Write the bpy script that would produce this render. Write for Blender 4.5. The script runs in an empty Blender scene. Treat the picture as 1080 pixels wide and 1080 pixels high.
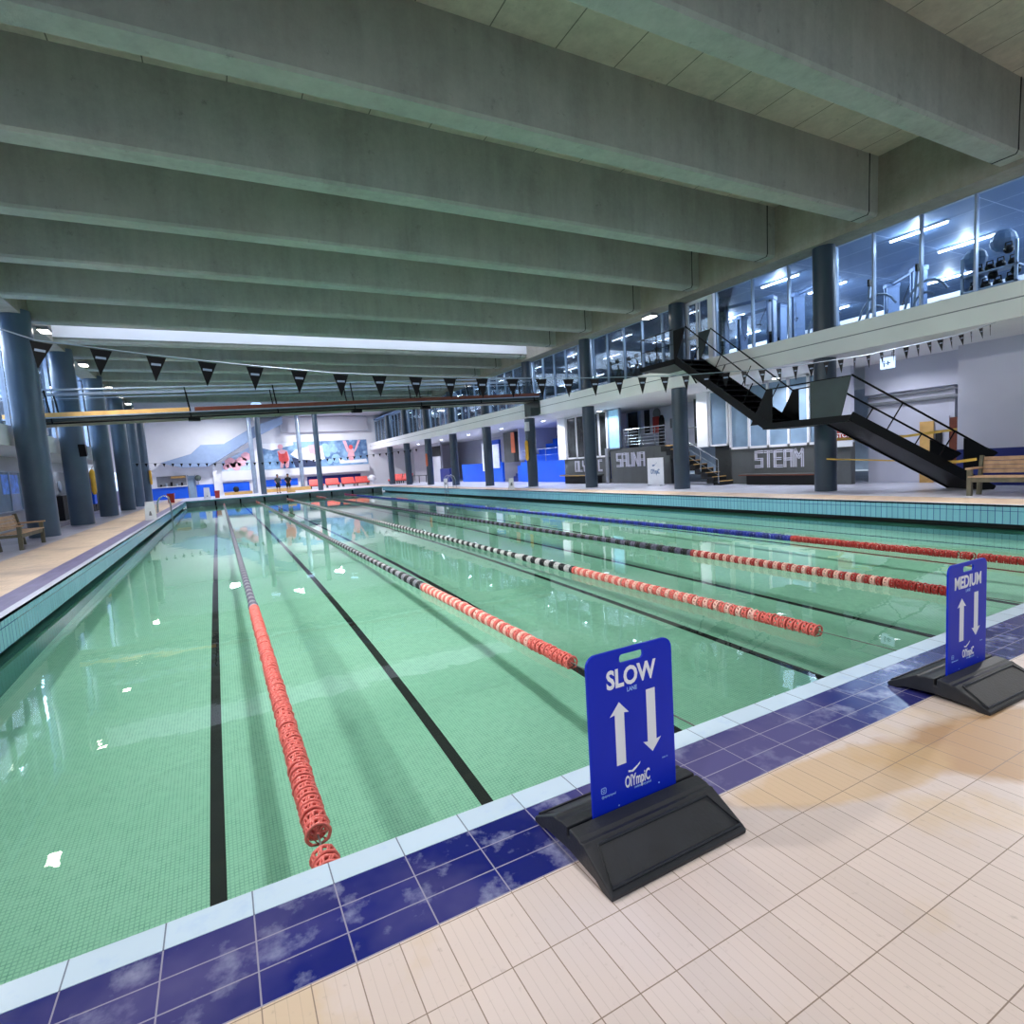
import bpy, bmesh, math, random
from mathutils import Vector, Matrix
random.seed(7)
PI = math.pi
SC = bpy.context.scene
COL = SC.collection
ORG = {}

# ------------------------------------------------------------------ helpers
def lin(c):
    return tuple(((v/255)/12.92 if v/255 <= .04045 else ((v/255+.055)/1.055)**2.4) for v in c)

class MB:
    def __init__(s): s.v = []; s.f = []; s.m = []; s.c = 0
    def add(s, vs, fs):
        n = len(s.v); s.v += [tuple(v) for v in vs]
        for f in fs: s.f.append(tuple(i+n for i in f)); s.m.append(s.c)
        return s
    def box(s, x0, y0, z0, x1, y1, z1):
        x0, x1 = min(x0, x1), max(x0, x1); y0, y1 = min(y0, y1), max(y0, y1); z0, z1 = min(z0, z1), max(z0, z1)
        return s.add([(x0,y0,z0),(x1,y0,z0),(x1,y1,z0),(x0,y1,z0),(x0,y0,z1),(x1,y0,z1),(x1,y1,z1),(x0,y1,z1)],
                     [(0,3,2,1),(4,5,6,7),(0,1,5,4),(1,2,6,5),(2,3,7,6),(3,0,4,7)])
    def bar(s, a, b, w, h, up=(0,0,1)):
        a, b = Vector(a), Vector(b); d = (b-a).normalized(); up = Vector(up)
        r = d.cross(up)
        if r.length < 1e-4: r = d.cross(Vector((0,1,0)))
        r.normalize(); u = r.cross(d)
        vs = []
        for p in (a, b):
            for sx, sz in ((-1,-1),(1,-1),(1,1),(-1,1)): vs.append(p + r*sx*w/2 + u*sz*h/2)
        return s.add(vs, [(0,1,2,3),(7,6,5,4),(0,4,5,1),(1,5,6,2),(2,6,7,3),(3,7,4,0)])
    def tube(s, pts, r, seg=8, closed=False, cap=True):
        pts = [Vector(p) for p in pts]; n = len(pts)
        rs = r if isinstance(r, (list, tuple)) else [r]*n
        base = len(s.v); prev = None
        for i, p in enumerate(pts):
            if closed: d = pts[(i+1) % n] - pts[i-1]
            else: d = pts[min(i+1, n-1)] - pts[max(i-1, 0)]
            d.normalize()
            if prev is None:
                a = Vector((0,0,1)) if abs(d.z) < .9 else Vector((1,0,0))
                u = d.cross(a).normalized()
            else: u = (prev - d*prev.dot(d)).normalized()
            prev = u; w = d.cross(u)
            for k in range(seg):
                t = 2*PI*k/seg; s.v.append(tuple(p + (u*math.cos(t) + w*math.sin(t))*rs[i]))
        m = n if closed else n-1
        for i in range(m):
            j = (i+1) % n
            for k in range(seg):
                l = (k+1) % seg
                s.f.append((base+i*seg+k, base+i*seg+l, base+j*seg+l, base+j*seg+k)); s.m.append(s.c)
        if cap and not closed:
            s.f.append(tuple(base+k for k in reversed(range(seg)))); s.m.append(s.c)
            s.f.append(tuple(base+(n-1)*seg+k for k in range(seg))); s.m.append(s.c)
        return s
    def cyl(s, x, y, z0, z1, r, seg=24, r2=None): return s.tube([(x,y,z0),(x,y,z1)], [r, r if r2 is None else r2], seg)
    def lathe(s, prof, o=(0,0,0), ax='z', seg=20):
        base = len(s.v)
        for (r, h) in prof:
            for k in range(seg):
                t = 2*PI*k/seg; a, b = r*math.cos(t), r*math.sin(t)
                p = {'z': (a,b,h), 'x': (h,a,b), 'y': (b,h,a)}[ax]
                s.v.append((p[0]+o[0], p[1]+o[1], p[2]+o[2]))
        for i in range(len(prof)-1):
            for k in range(seg):
                l = (k+1) % seg
                s.f.append((base+i*seg+k, base+i*seg+l, base+(i+1)*seg+l, base+(i+1)*seg+k)); s.m.append(s.c)
        s.f.append(tuple(base+k for k in reversed(range(seg)))); s.m.append(s.c)
        s.f.append(tuple(base+(len(prof)-1)*seg+k for k in range(seg))); s.m.append(s.c)
        return s
    def prism(s, poly, a0, a1, ax='x'):
        # poly in the two other axes: x->(y,z)  y->(x,z)  z->(x,y)
        def P(p, a): return {'x': (a,p[0],p[1]), 'y': (p[0],a,p[1]), 'z': (p[0],p[1],a)}[ax]
        n = len(poly); vs = [P(p, a0) for p in poly] + [P(p, a1) for p in poly]
        fs = [tuple(range(n)), tuple(range(2*n-1, n-1, -1))] + [(i, n+i, n+(i+1) % n, (i+1) % n) for i in range(n)]
        return s.add(vs, fs)
    def sph(s, x, y, z, r, seg=10, sz=1):
        pr = [(max(1e-3, r*math.sin(PI*i/6)), z - sz*r*math.cos(PI*i/6)) for i in range(7)]
        return s.lathe(pr, (x, y, 0), 'z', seg)
    def xf(s, M):
        s.v = [tuple(M @ Vector(v)) for v in s.v]; return s

def O(name, mb, mats, parent=None, local=False, smooth=False, bevel=0, **props):
    if not isinstance(mats, (list, tuple)): mats = [mats]
    me = bpy.data.meshes.new(name)
    vs = [Vector(v) for v in mb.v]
    if local: org = Vector((0,0,0))
    elif parent is not None: org = ORG[parent.name]
    else:
        xs, ys, zs = zip(*mb.v)
        org = Vector(((min(xs)+max(xs))/2, (min(ys)+max(ys))/2, min(zs)))
    me.from_pydata([tuple(v-org) for v in vs], [], mb.f)
    for m in mats: me.materials.append(m)
    if len(mats) > 1:
        for p, i in zip(me.polygons, mb.m): p.material_index = i
    bm = bmesh.new(); bm.from_mesh(me); bmesh.ops.recalc_face_normals(bm, faces=bm.faces)
    bm.to_mesh(me); bm.free()
    if smooth:
        for p in me.polygons: p.use_smooth = True
        try: me.set_sharp_from_angle(angle=math.radians(40))
        except Exception: pass
    o = bpy.data.objects.new(name, me); COL.objects.link(o)
    ORG[o.name] = org
    if parent is not None: o.parent = parent
    elif not local: o.location = org
    if bevel:
        b = o.modifiers.new('edge', 'BEVEL'); b.width = bevel; b.segments = 2; b.limit_method = 'ANGLE'
    for k, v in props.items(): o[k] = v
    return o

def thing(name, label, category, loc=(0,0,0), rz=0, group=None, kind=None):
    o = bpy.data.objects.new(name, None); COL.objects.link(o)
    o.location = loc; o.rotation_euler = (0,0,rz); o.empty_display_size = .1
    ORG[o.name] = Vector(loc)
    o['label'] = label; o['category'] = category
    if group: o['group'] = group
    if kind: o['kind'] = kind
    return o

def single(name, mb, m, label, category, group=None, kind=None, **k):
    o = O(name, mb, m, **k); o['label'] = label; o['category'] = category
    if group: o['group'] = group
    if kind: o['kind'] = kind
    return o

def dup(root, loc, rz=None, label=None, group=None, rot=None):
    def cp(o, par):
        c = o.copy(); COL.objects.link(c)
        if par is not None: c.parent = par
        for ch in list(o.children): cp(ch, c)
        return c
    r = cp(root, None); r.location = loc
    if rz is not None: r.rotation_euler = (0,0,rz)
    if rot is not None: r.rotation_euler = rot
    if label: r['label'] = label
    if group: r['group'] = group
    return r

def text_mb(s, size, bold=0, depth=.002, align='CENTER', sx=1):
    cu = bpy.data.curves.new('t', 'FONT'); cu.body = s; cu.size = size; cu.extrude = depth; cu.offset = bold
    cu.align_x = align; cu.resolution_u = 3
    o = bpy.data.objects.new('t', cu); COL.objects.link(o)
    dg = bpy.context.evaluated_depsgraph_get(); dg.update()
    me = bpy.data.meshes.new_from_object(o.evaluated_get(dg))
    mb = MB(); mb.add([(v.co.x*sx, v.co.y, v.co.z) for v in me.vertices], [tuple(p.vertices) for p in me.polygons])
    bpy.data.objects.remove(o); bpy.data.curves.remove(cu); bpy.data.meshes.remove(me)
    return mb

# text standing up: read from -y (facing camera side) or from -x (facing the pool, running towards -y)
def face_y(mb, x, y, z): return mb.xf(Matrix(((1,0,0,x),(0,0,-1,y),(0,1,0,z),(0,0,0,1))))
def face_mx(mb, x, y, z): return mb.xf(Matrix(((0,0,-1,x),(-1,0,0,y),(0,1,0,z),(0,0,0,1))))

# ------------------------------------------------------------------ materials
class NT:
    def __init__(s, name):
        s.m = bpy.data.materials.new(name); s.m.use_nodes = True; s.t = s.m.node_tree; s.n = s.t.nodes; s.l = s.t.links
        s.b = s.n['Principled BSDF']
    def new(s, t, **k):
        n = s.n.new(t)
        for a, v in k.items(): setattr(n, a, v)
        return n
    def math(s, op, a, b=None, c=None):
        n = s.n.new('ShaderNodeMath'); n.operation = op
        for i, q in enumerate((a, b, c)):
            if q is None: continue
            if isinstance(q, (int, float)): n.inputs[i].default_value = q
            else: s.l.new(q, n.inputs[i])
        return n.outputs[0]
    def mix(s, f, a, b, mode='MIX'):
        n = s.n.new('ShaderNodeMix'); n.data_type = 'RGBA'; n.blend_type = mode
        for i, q in ((0, f), (6, a), (7, b)):
            if isinstance(q, (int, float)): n.inputs[i].default_value = q
            elif isinstance(q, tuple): n.inputs[i].default_value = (*q[:3], 1)
            else: s.l.new(q, n.inputs[i])
        return n.outputs[2]
    def noise(s, scale, detail=4, rough=.55, vec=None, st=None):
        n = s.n.new('ShaderNodeTexNoise'); n.inputs['Scale'].default_value = scale; n.inputs['Detail'].default_value = detail
        n.inputs['Roughness'].default_value = rough
        if vec is None: vec = s.pos()
        if st:
            mp = s.n.new('ShaderNodeMapping'); mp.inputs['Scale'].default_value = st; s.l.new(vec, mp.inputs[0]); vec = mp.outputs[0]
        s.l.new(vec, n.inputs['Vector'])
        return n.outputs[0]
    def pos(s):
        if not hasattr(s, '_p'): s._p = s.n.new('ShaderNodeNewGeometry').outputs['Position']
        return s._p
    def obj(s):
        if not hasattr(s, '_o'): s._o = s.n.new('ShaderNodeTexCoord').outputs['Object']
        return s._o
    def sep(s, v=None):
        n = s.n.new('ShaderNodeSeparateXYZ'); s.l.new(v or s.pos(), n.inputs[0]); return n.outputs
    def ramp(s, f, a, b):
        n = s.n.new('ShaderNodeMapRange'); n.inputs[1].default_value = a; n.inputs[2].default_value = b; s.l.new(f, n.inputs[0]); return n.outputs[0]
    def bump(s, h, st=.3, d=.01):
        n = s.n.new('ShaderNodeBump'); n.inputs['Strength'].default_value = st; n.inputs['Distance'].default_value = d
        s.l.new(h, n.inputs['Height']); return n.outputs[0]
    # 1 on the joint of a grid of pitch p, width w
    def joint(s, coord, p, w, off=0):
        a = s.math('ADD', coord, off); f = s.math('MODULO', a, p); f = s.math('ADD', f, p); f = s.math('MODULO', f, p)
        return s.math('LESS_THAN', f, w)

def M(name, rgb, rough=.6, metal=0, var=.12, scale=3, emis=0, bump=0, obj=True):
    q = NT(name); c = lin(rgb)
    n = q.noise(scale, 3, vec=q.obj() if obj else None)
    col = q.mix(q.ramp(n, .3, .7), tuple(v*(1-var) for v in c), tuple(min(1, v*(1+var)) for v in c))
    q.l.new(col, q.b.inputs['Base Color']); q.b.inputs['Roughness'].default_value = rough; q.b.inputs['Metallic'].default_value = metal
    if emis:
        q.l.new(col, q.b.inputs['Emission Color']); q.b.inputs['Emission Strength'].default_value = emis
    if bump: q.l.new(q.bump(q.noise(scale*8, 4, vec=q.obj()), .4, bump), q.b.inputs['Normal'])
    return q.m

def emit(name, rgb, st):
    q = NT(name); q.b.inputs['Base Color'].default_value = (*lin(rgb), 1)
    q.b.inputs['Emission Color'].default_value = (*lin(rgb), 1); q.b.inputs['Emission Strength'].default_value = st
    return q.m

def glass(name, tint, refl=.9, rough=.02, body=0):
    q = NT(name); q.n.remove(q.b)
    out = q.n['Material Output']; tr = q.new('ShaderNodeBsdfTransparent'); tr.inputs[0].default_value = (*tint, 1)
    gl = q.new('ShaderNodeBsdfGlossy'); gl.inputs['Roughness'].default_value = rough
    fr = q.new('ShaderNodeFresnel'); fr.inputs[0].default_value = 1.5
    mx = q.new('ShaderNodeMixShader'); q.l.new(q.math('MULTIPLY', fr.outputs[0], refl), mx.inputs[0])
    q.l.new(tr.outputs[0], mx.inputs[1]); q.l.new(gl.outputs[0], mx.inputs[2]); res = mx.outputs[0]
    if body:
        df = q.new('ShaderNodeBsdfDiffuse'); df.inputs[0].default_value = (*tint, 1)
        m2 = q.new('ShaderNodeMixShader'); m2.inputs[0].default_value = body; q.l.new(res, m2.inputs[1]); q.l.new(df.outputs[0], m2.inputs[2]); res = m2.outputs[0]
    q.l.new(res, out.inputs[0]); return q.m

def tile_mat(name, rgb, px, py, offx=0, offy=0, w=.004, rgbj=(120,110,110), var=.1, rough=.35, axes='xy', stain=None, ribs=0, bump=.15, wet=None):
    q = NT(name); X, Y, Z = q.sep(); c = {'x': X, 'y': Y, 'z': Z}
    a, b = c[axes[0]], c[axes[1]]
    j = q.math('MAXIMUM', q.joint(a, px, w, -offx), q.joint(b, py, w, -offy))
    base = lin(rgb)
    # tone per tile
    cx = q.math('FLOOR', q.math('DIVIDE', q.math('ADD', a, -offx), px)); cy = q.math('FLOOR', q.math('DIVIDE', q.math('ADD', b, -offy), py))
    cb = q.new('ShaderNodeCombineXYZ'); q.l.new(cx, cb.inputs[0]); q.l.new(cy, cb.inputs[1])
    wn = q.new('ShaderNodeTexWhiteNoise'); q.l.new(cb.outputs[0], wn.inputs[0])
    f = q.math('ADD', q.math('MULTIPLY', wn.outputs[0], .5), q.math('MULTIPLY', q.noise(1.3, 5), .5))
    col = q.mix(q.ramp(f, .25, .75), tuple(v*(1-var) for v in base), tuple(min(1, v*(1+var)) for v in base))
    if stain:
        for (rgb2, sc, lo, hi, amt) in stain:
            s = q.ramp(q.noise(sc, 6, .6), lo, hi); col = q.mix(q.math('MULTIPLY', s, amt), col, lin(rgb2))
    if wet:
        for (cx_, cy_, rx_, ry_, ang, rgb2, amt) in wet:
            ca, sa = math.cos(ang), math.sin(ang)
            u = q.math('ADD', q.math('MULTIPLY', q.math('ADD', a, -cx_), ca/rx_), q.math('MULTIPLY', q.math('ADD', b, -cy_), sa/rx_))
            v = q.math('ADD', q.math('MULTIPLY', q.math('ADD', a, -cx_), -sa/ry_), q.math('MULTIPLY', q.math('ADD', b, -cy_), ca/ry_))
            d = q.math('ADD', q.math('SQRT', q.math('ADD', q.math('MULTIPLY', u, u), q.math('MULTIPLY', v, v))), q.math('MULTIPLY', q.noise(2.2, 4), .9))
            col = q.mix(q.math('MULTIPLY', q.ramp(d, 1.5, 1.3), amt), col, lin(rgb2))
    if ribs:
        r = q.joint(a, px/4, .0022, -offx); col = q.mix(q.math('MULTIPLY', r, .22), col, lin(rgbj))
    col = q.mix(j, col, lin(rgbj))
    q.l.new(col, q.b.inputs['Base Color']); q.b.inputs['Roughness'].default_value = rough
    q.l.new(q.bump(q.math('SUBTRACT', 1, j), bump, .003), q.b.inputs['Normal'])
    return q.m

def concrete(name, rgb, var=.2, seam=None, rough=.85):
    q = NT(name); base = lin(rgb)
    n1 = q.noise(.9, 8, .62); n2 = q.noise(1.2, 6, .6, st=(3, 3, .35)); n3 = q.noise(9, 8, .7)
    f = q.math('ADD', q.math('MULTIPLY', n1, .4), q.math('ADD', q.math('MULTIPLY', n2, .35), q.math('MULTIPLY', n3, .25)))
    col = q.mix(q.ramp(f, .34, .68), tuple(v*(1-var*1.5) for v in base), tuple(v*(1+var) for v in base))
    warm = q.ramp(q.noise(.35, 4), .4, .7); col = q.mix(q.math('MULTIPLY', warm, .35), col, tuple(v*k for v, k in zip(base, (1.12, 1.0, .92))))
    spot = q.ramp(q.noise(2.6, 9, .75), .60, .74); col = q.mix(q.math('MULTIPLY', spot, .7), col, tuple(v*.35 for v in base))
    if seam:
        X, Y, Z = q.sep(); j = q.joint({'x': X, 'y': Y, 'z': Z}[seam[0]], seam[1], seam[2], seam[3]); col = q.mix(q.math('MULTIPLY', j, .8), col, tuple(v*.12 for v in base))
    q.l.new(col, q.b.inputs['Base Color']); q.b.inputs['Roughness'].default_value = rough
    q.l.new(q.bump(n3, .35, .02), q.b.inputs['Normal'])
    return q.m

mConc = concrete('beam_concrete', (164,168,162))
mPlank = concrete('ceiling_plank_concrete', (198,190,176), seam=('x', 1.305, .022, -8.58))
mGird = concrete('girder_concrete', (150,144,134), .25)
mFascia = M('slab_fascia_paint', (232,232,234), .55, var=.05, scale=.6)
mSoffit = M('soffit_paint', (180,180,190), .8, var=.05, scale=.5)
mWhite = M('white_paint', (225,226,232), .5, var=.03, scale=1)
mWallL = M('lilac_white_wall', (196,198,216), .7, var=.05, scale=.5)
mColumn = M('column_slate_paint', (46,62,78), .38, var=.1, scale=1.2)
mColumnL = M('column_blue_grey_paint', (74,92,110), .32, var=.1, scale=1.2)
mSlate = concrete('slate_render', (84,88,90), .12)
mBlack = M('black_steel', (9,11,14), .42, 0, var=.15)
for m_ in (mBlack,): m_.node_tree.nodes['Principled BSDF'].inputs['Specular IOR Level'].default_value = .15
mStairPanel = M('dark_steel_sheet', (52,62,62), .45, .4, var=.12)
mSteel = M('brushed_steel', (190,196,204), .25, .9, var=.05)
mRubber = M('recycled_rubber', (26,29,36), .5, var=.25, scale=9, bump=.004)
mSignBlue = M('sign_blue_plastic', (4,40,190), .38, var=.04)
mSignBlue.node_tree.nodes['Principled BSDF'].inputs['Specular IOR Level'].default_value = .25
mPrint = M('white_print', (240,242,248), .5, var=.02)
mPrintB = M('pale_blue_print', (150,190,245), .5, var=.02)
mWood = M('weathered_bench_wood', (186,152,122), .7, var=.2, scale=7)
mWoodG = M('grey_green_wood', (104,100,84), .75, var=.2, scale=7)
mBlue = M('royal_blue_paint', (12,92,226), .45, var=.08, scale=1)
mNavy = M('navy_paint', (22,40,120), .5, var=.1, scale=1)
mRed = M('red_lane_plastic', (226,112,104), .38, var=.12, scale=30)
mRedD = M('deep_red_lane_plastic', (176,48,44), .38, var=.12, scale=30)
mOrange = M('orange_plastic', (214,110,70), .4)
mPurp = M('grey_purple_plastic', (96,92,118), .4)
mLaneWhite = M('white_lane_plastic', (196,198,200), .4)
mLaneGrey = M('grey_lane_plastic', (140,142,152), .4)
mLanePink = M('pale_pink_lane_plastic', (240,190,178), .4)
mLaneBlk = M('black_lane_plastic', (26,30,36), .4)
mLaneBlue = M('blue_lane_plastic', (26,48,160), .4)
mCable = M('steel_cable', (120,120,120), .4, .8)
mYellow = M('yellow_tape', (226,186,84), .5)
mTan = M('tan_timber_board', (206,164,100), .6, var=.15, scale=3)
mBrown = M('brown_timber_board', (104,48,30), .6, var=.15, scale=3)
mRedBox = M('red_plastic', (176,56,50), .5)
mRedSeat = M('red_seat_plastic', (232,96,90), .5)
mGrey = M('mid_grey', (120,124,132), .6)
mDark = M('dark_void_paint', (20,22,26), .8)
mSkin = M('skin', (170,120,95), .6)
mFrost = M('frosted_glass_lit', (150,200,226), .25, emis=.25)
mGlassDark = M('dark_window_glass', (54,58,60), .12, var=.6, scale=1.2)
mGlassPale = M('pale_blue_window_glass', (128,152,176), .15, var=.25, scale=.8)
mGlass = glass('clear_glazing', (.86,.92,.97))
mGlassB = glass('balustrade_glass', (.80,.86,.88), .8)
mTube = emit('fluorescent_tube', (225,238,255), 16)
mLamp = emit('lamp_face', (255,244,230), 20)
mSpot = emit('downlight_face', (235,240,255), 14)
mSky = emit('skylight_glazing', (226,234,255), 2.7)
mScreen = emit('lit_panel', (200,222,255), 1.3)

mGymWall = M('gym_wall', (200,214,232), .7, var=.1)
mGymDark = M('gym_carpet', (60,66,78), .8)
mBlackPl = M('black_plastic', (9,9,12), .45)
mBlackPl.node_tree.nodes['Principled BSDF'].inputs['Specular IOR Level'].default_value = .2
mGymSteel = M('gym_machine_steel', (84,104,136), .4, .3)
mSilver = M('silver_frame_paint', (150,165,185), .35, .5)

mBeige = tile_mat('beige_ribbed_tile', (214,197,189), .1330, .25, 2.187, 0, .0035, (138,118,104), .05, .42, ribs=1,
                  stain=[((206,178,134), 1.1, .56, .66, .55), ((205,196,200), .8, .45, .7, .5), ((150,132,120), 30, .62, .75, .35)],
                  wet=[(5.9,-1.0,.9,.30,-.35,(180,140,96),.9),(4.9,-.70,.6,.18,-.2,(200,168,126),.7)])
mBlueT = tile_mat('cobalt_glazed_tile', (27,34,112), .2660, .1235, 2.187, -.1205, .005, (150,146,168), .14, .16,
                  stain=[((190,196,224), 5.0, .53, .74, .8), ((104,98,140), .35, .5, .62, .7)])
mCopT = tile_mat('pale_blue_coping_tile', (196,216,234), .2660, 3.0, 2.187, -1.5, .005, (120,130,150), .04, .25,
                 stain=[((170,196,232), 9, .55, .75, .5)])
mCopS = tile_mat('white_coping_tile', (200,206,224), 3.0, .266, -1.5, 0, .005, (140,140,160), .04, .3)
mLavS = tile_mat('lavender_side_tile', (118,112,152), .1235, .266, 0, 0, .005, (150,140,160), .15, .35)
mBeigeS = tile_mat('beige_side_tile', (216,192,170), .25, .133, 0, 0, .004, (170,140,120), .08, .45,
                   stain=[((140,122,118), .6, .5, .7, .6)])
mGreyFl = tile_mat('lilac_grey_floor', (176,174,192), .5, .5, 0, 0, .004, (130,128,145), .08, .3,
                   stain=[((110,106,126), .5, .5, .7, .7)])
mFloorR = tile_mat('pale_deck_floor', (206,208,224), .5, .5, 0, 0, .004, (150,150,165), .06, .3,
                   stain=[((150,146,160), .45, .5, .7, .6)])
mTeal = tile_mat('teal_band_tile', (116,172,192), .12, .262, 0, -.395, .011, (50,74,128), .06, .2, axes='yz')
mTealX = tile_mat('teal_band_tile_end', (104,160,166), .12, .262, 0, -.395, .006, (62,92,120), .06, .2, axes='xz')
mGutter = M('black_gutter', (14,13,14), .6)
mGutterF = M('grey_gutter_end', (120,140,146), .6)
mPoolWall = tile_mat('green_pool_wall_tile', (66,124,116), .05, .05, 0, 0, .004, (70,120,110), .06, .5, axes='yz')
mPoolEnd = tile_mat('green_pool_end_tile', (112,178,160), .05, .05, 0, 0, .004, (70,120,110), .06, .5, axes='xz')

mGymCeil = tile_mat('gym_ceiling_board', (118,146,184), 1.37, 2.4, .4, .3, .022, (196,214,240), .04, .6, bump=0)
def pool_floor_mat():
    q = NT('mint_mosaic'); X, Y, Z = q.sep()
    d = q.math('ADD', X, q.math('MULTIPLY', Y, .0)); j = q.math('MAXIMUM', q.joint(X, .028, .007), q.joint(Y, .028, .008))
    n = q.noise(.5, 5); n2 = q.noise(14, 2)
    a, b = lin((162,216,192)), lin((178,228,206))
    col = q.mix(q.ramp(n, .3, .7), a, b); col = q.mix(q.math('MULTIPLY', j, q.ramp(n2, .1, 1.0)), col, lin((112,170,148)))
    q.l.new(col, q.b.inputs['Base Color']); q.b.inputs['Roughness'].default_value = .8
    q.b.inputs['Specular IOR Level'].default_value = 0
    return q.m
mPoolFl = pool_floor_mat()
mLine = M('black_lane_tile', (10,16,20), .7, var=.2)

def water_mat():
    q = NT('pool_water'); q.n.remove(q.b); out = q.n['Material Output']
    rf = q.new('ShaderNodeBsdfRefraction'); rf.inputs['IOR'].default_value = 1.33; rf.inputs['Roughness'].default_value = 0
    rf.inputs['Color'].default_value = (.93,.985,.96,1)
    gl = q.new('ShaderNodeBsdfGlossy'); gl.inputs['Roughness'].default_value = .0
    fr = q.new('ShaderNodeFresnel'); fr.inputs['IOR'].default_value = 1.33
    h = q.math('ADD', q.noise(.9, 2, .5, st=(1, .6, 1)), q.math('MULTIPLY', q.noise(3.2, 2, .5), .18))
    bp = q.bump(h, .10, .05); q.l.new(bp, gl.inputs['Normal'])
    mx = q.new('ShaderNodeMixShader'); q.l.new(fr.outputs[0], mx.inputs[0]); q.l.new(rf.outputs[0], mx.inputs[1]); q.l.new(gl.outputs[0], mx.inputs[2])
    q.l.new(mx.outputs[0], out.inputs[0]); return q.m
mWater = water_mat()

def mural_mat():
    q = NT('swimmers_mural'); n = q.noise(.55, 6, .6); v = q.new('ShaderNodeTexVoronoi'); v.inputs['Scale'].default_value = 1.3
    q.l.new(q.pos(), v.inputs['Vector'])
    col = q.mix(q.ramp(n, .38, .62), lin((58,92,140)), lin((150,190,228)))
    col = q.mix(q.math('MULTIPLY', q.ramp(v.outputs[0], .32, .18), .7), col, lin((170,206,238)))
    q.l.new(col, q.b.inputs['Base Color']); q.b.inputs['Roughness'].default_value = .6; return q.m
mMural = mural_mat()
mPink = M('mural_pink', (236,178,190), .6, var=.15, scale=1.5)
mMuralWhite = M('mural_white', (238,240,246), .6, var=.05)
mMuralRed = M('mural_red_suit', (226,84,84), .6)
mMuralDark = M('mural_dark_blue', (44,56,90), .6)

# ------------------------------------------------------------------ camera
cd = bpy.data.cameras.new('camera'); cam = bpy.data.objects.new('camera', cd); COL.objects.link(cam); SC.camera = cam
cd.sensor_width = 36; cd.lens = 580.947/1080*36; cd.shift_x = (540-528.601)/1080; cd.shift_y = (543.42-540)/1080; cd.clip_end = 300
Rr = [[0.887152, 0.45055, 0.099828], [-0.457011, 0.887787, 0.054549], [-0.064049, -0.094015, 0.993508]]
Mc = Matrix(((Rr[0][0], Rr[0][2], -Rr[0][1]), (Rr[1][0], Rr[1][2], -Rr[1][1]), (Rr[2][0], Rr[2][2], -Rr[2][1]))).to_4x4()
Mc.translation = Vector((2.4928, -2.0981, 1.4765)); cam.matrix_world = Mc
SC.view_settings.view_transform = 'Standard'; SC.view_settings.look = 'None'; SC.view_settings.gamma = 1
SC.view_settings.exposure = 0.0
w = bpy.data.worlds.new('World'); SC.world = w; w.use_nodes = True
w.node_tree.nodes['Background'].inputs[0].default_value = (.60,.72,.86,1); w.node_tree.nodes['Background'].inputs[1].default_value = .9

W, L, ZW = 16.42, 50.0, -.485
FILL_E, LAMP_L, LAMP_R = 198, 310, 220
def st(name, mb, m, label, cat, **k): return single(name, mb, m, label, cat, kind='structure', **k)

# ------------------------------------------------------------------ pool basin
recv = []
pf = st('pool_floor', MB().box(0,0,-2.0,W,L,-1.8), mPoolFl, 'mint green mosaic floor under the pool water', 'pool floor'); recv.append(pf)
for k in range(8):
    x = 2.23 + 1.895*k
    ln = O('lane_line', MB().box(x-.05, .9, -1.8, x+.05, L-1.2, -1.794), mLine, pf); recv.append(ln)
def side(name, label, x, sgn, mband):
    t = thing(name, label, 'pool wall', (x, 25, -2.0), kind='structure')
    O('tile_band', MB().box(x, 0, -.39, x-sgn*.12, L, -.001), mband, t)
    O('gutter', MB().box(x-sgn*.22, 0, -.85, x-sgn*.30, L, -.30), mGutter, t)
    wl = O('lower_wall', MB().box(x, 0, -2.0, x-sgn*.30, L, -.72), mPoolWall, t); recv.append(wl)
    return t
side('wall_left_of_pool', 'teal tiled side wall of the pool below the left deck', 0, 1, mTeal)
side('wall_right_of_pool', 'teal tiled side wall of the pool below the right deck', W, -1, mTeal)
def endw(name, label, y, sgn, mg):
    t = thing(name, label, 'pool wall', (W/2, y, -2.0), kind='structure')
    O('tile_band', MB().box(0, y, -.15 if sgn < 0 else -.39, W, y-sgn*.12, -.001), mTealX, t)
    O('gutter', MB().box(0, y-sgn*.14, -.58, W, y-sgn*.30, -.10), mg, t)
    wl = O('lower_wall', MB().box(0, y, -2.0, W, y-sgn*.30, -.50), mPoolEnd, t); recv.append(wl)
    return t
endw('wall_near_of_pool', 'tiled end wall of the pool under the near edge', 0, 1, mGutter)
tf = endw('wall_far_of_pool', 'teal tiled far end wall of the pool with black brackets', L, -1, mGutterF)
for i in range(8):
    O('bracket', MB().box(2.1+i*1.9, L-.05, -.50, 2.22+i*1.9, L+.1, -.12), mBlack, tf)
wme = MB(); nx, ny = 1, 1
wme.add([(-.22,-.14,ZW),(W+.22,-.14,ZW),(W+.22,L+.14,ZW),(-.22,L+.14,ZW)], [(0,1,2,3)])
water = single('water', wme, mWater, 'calm clear green pool water between the tiled pool walls', 'water', kind='structure')
for p in water.data.polygons: p.use_smooth = True
if water.data.polygons[0].normal.z < 0: water.data.flip_normals()
water.cycles.is_caustics_caster = True

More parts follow.
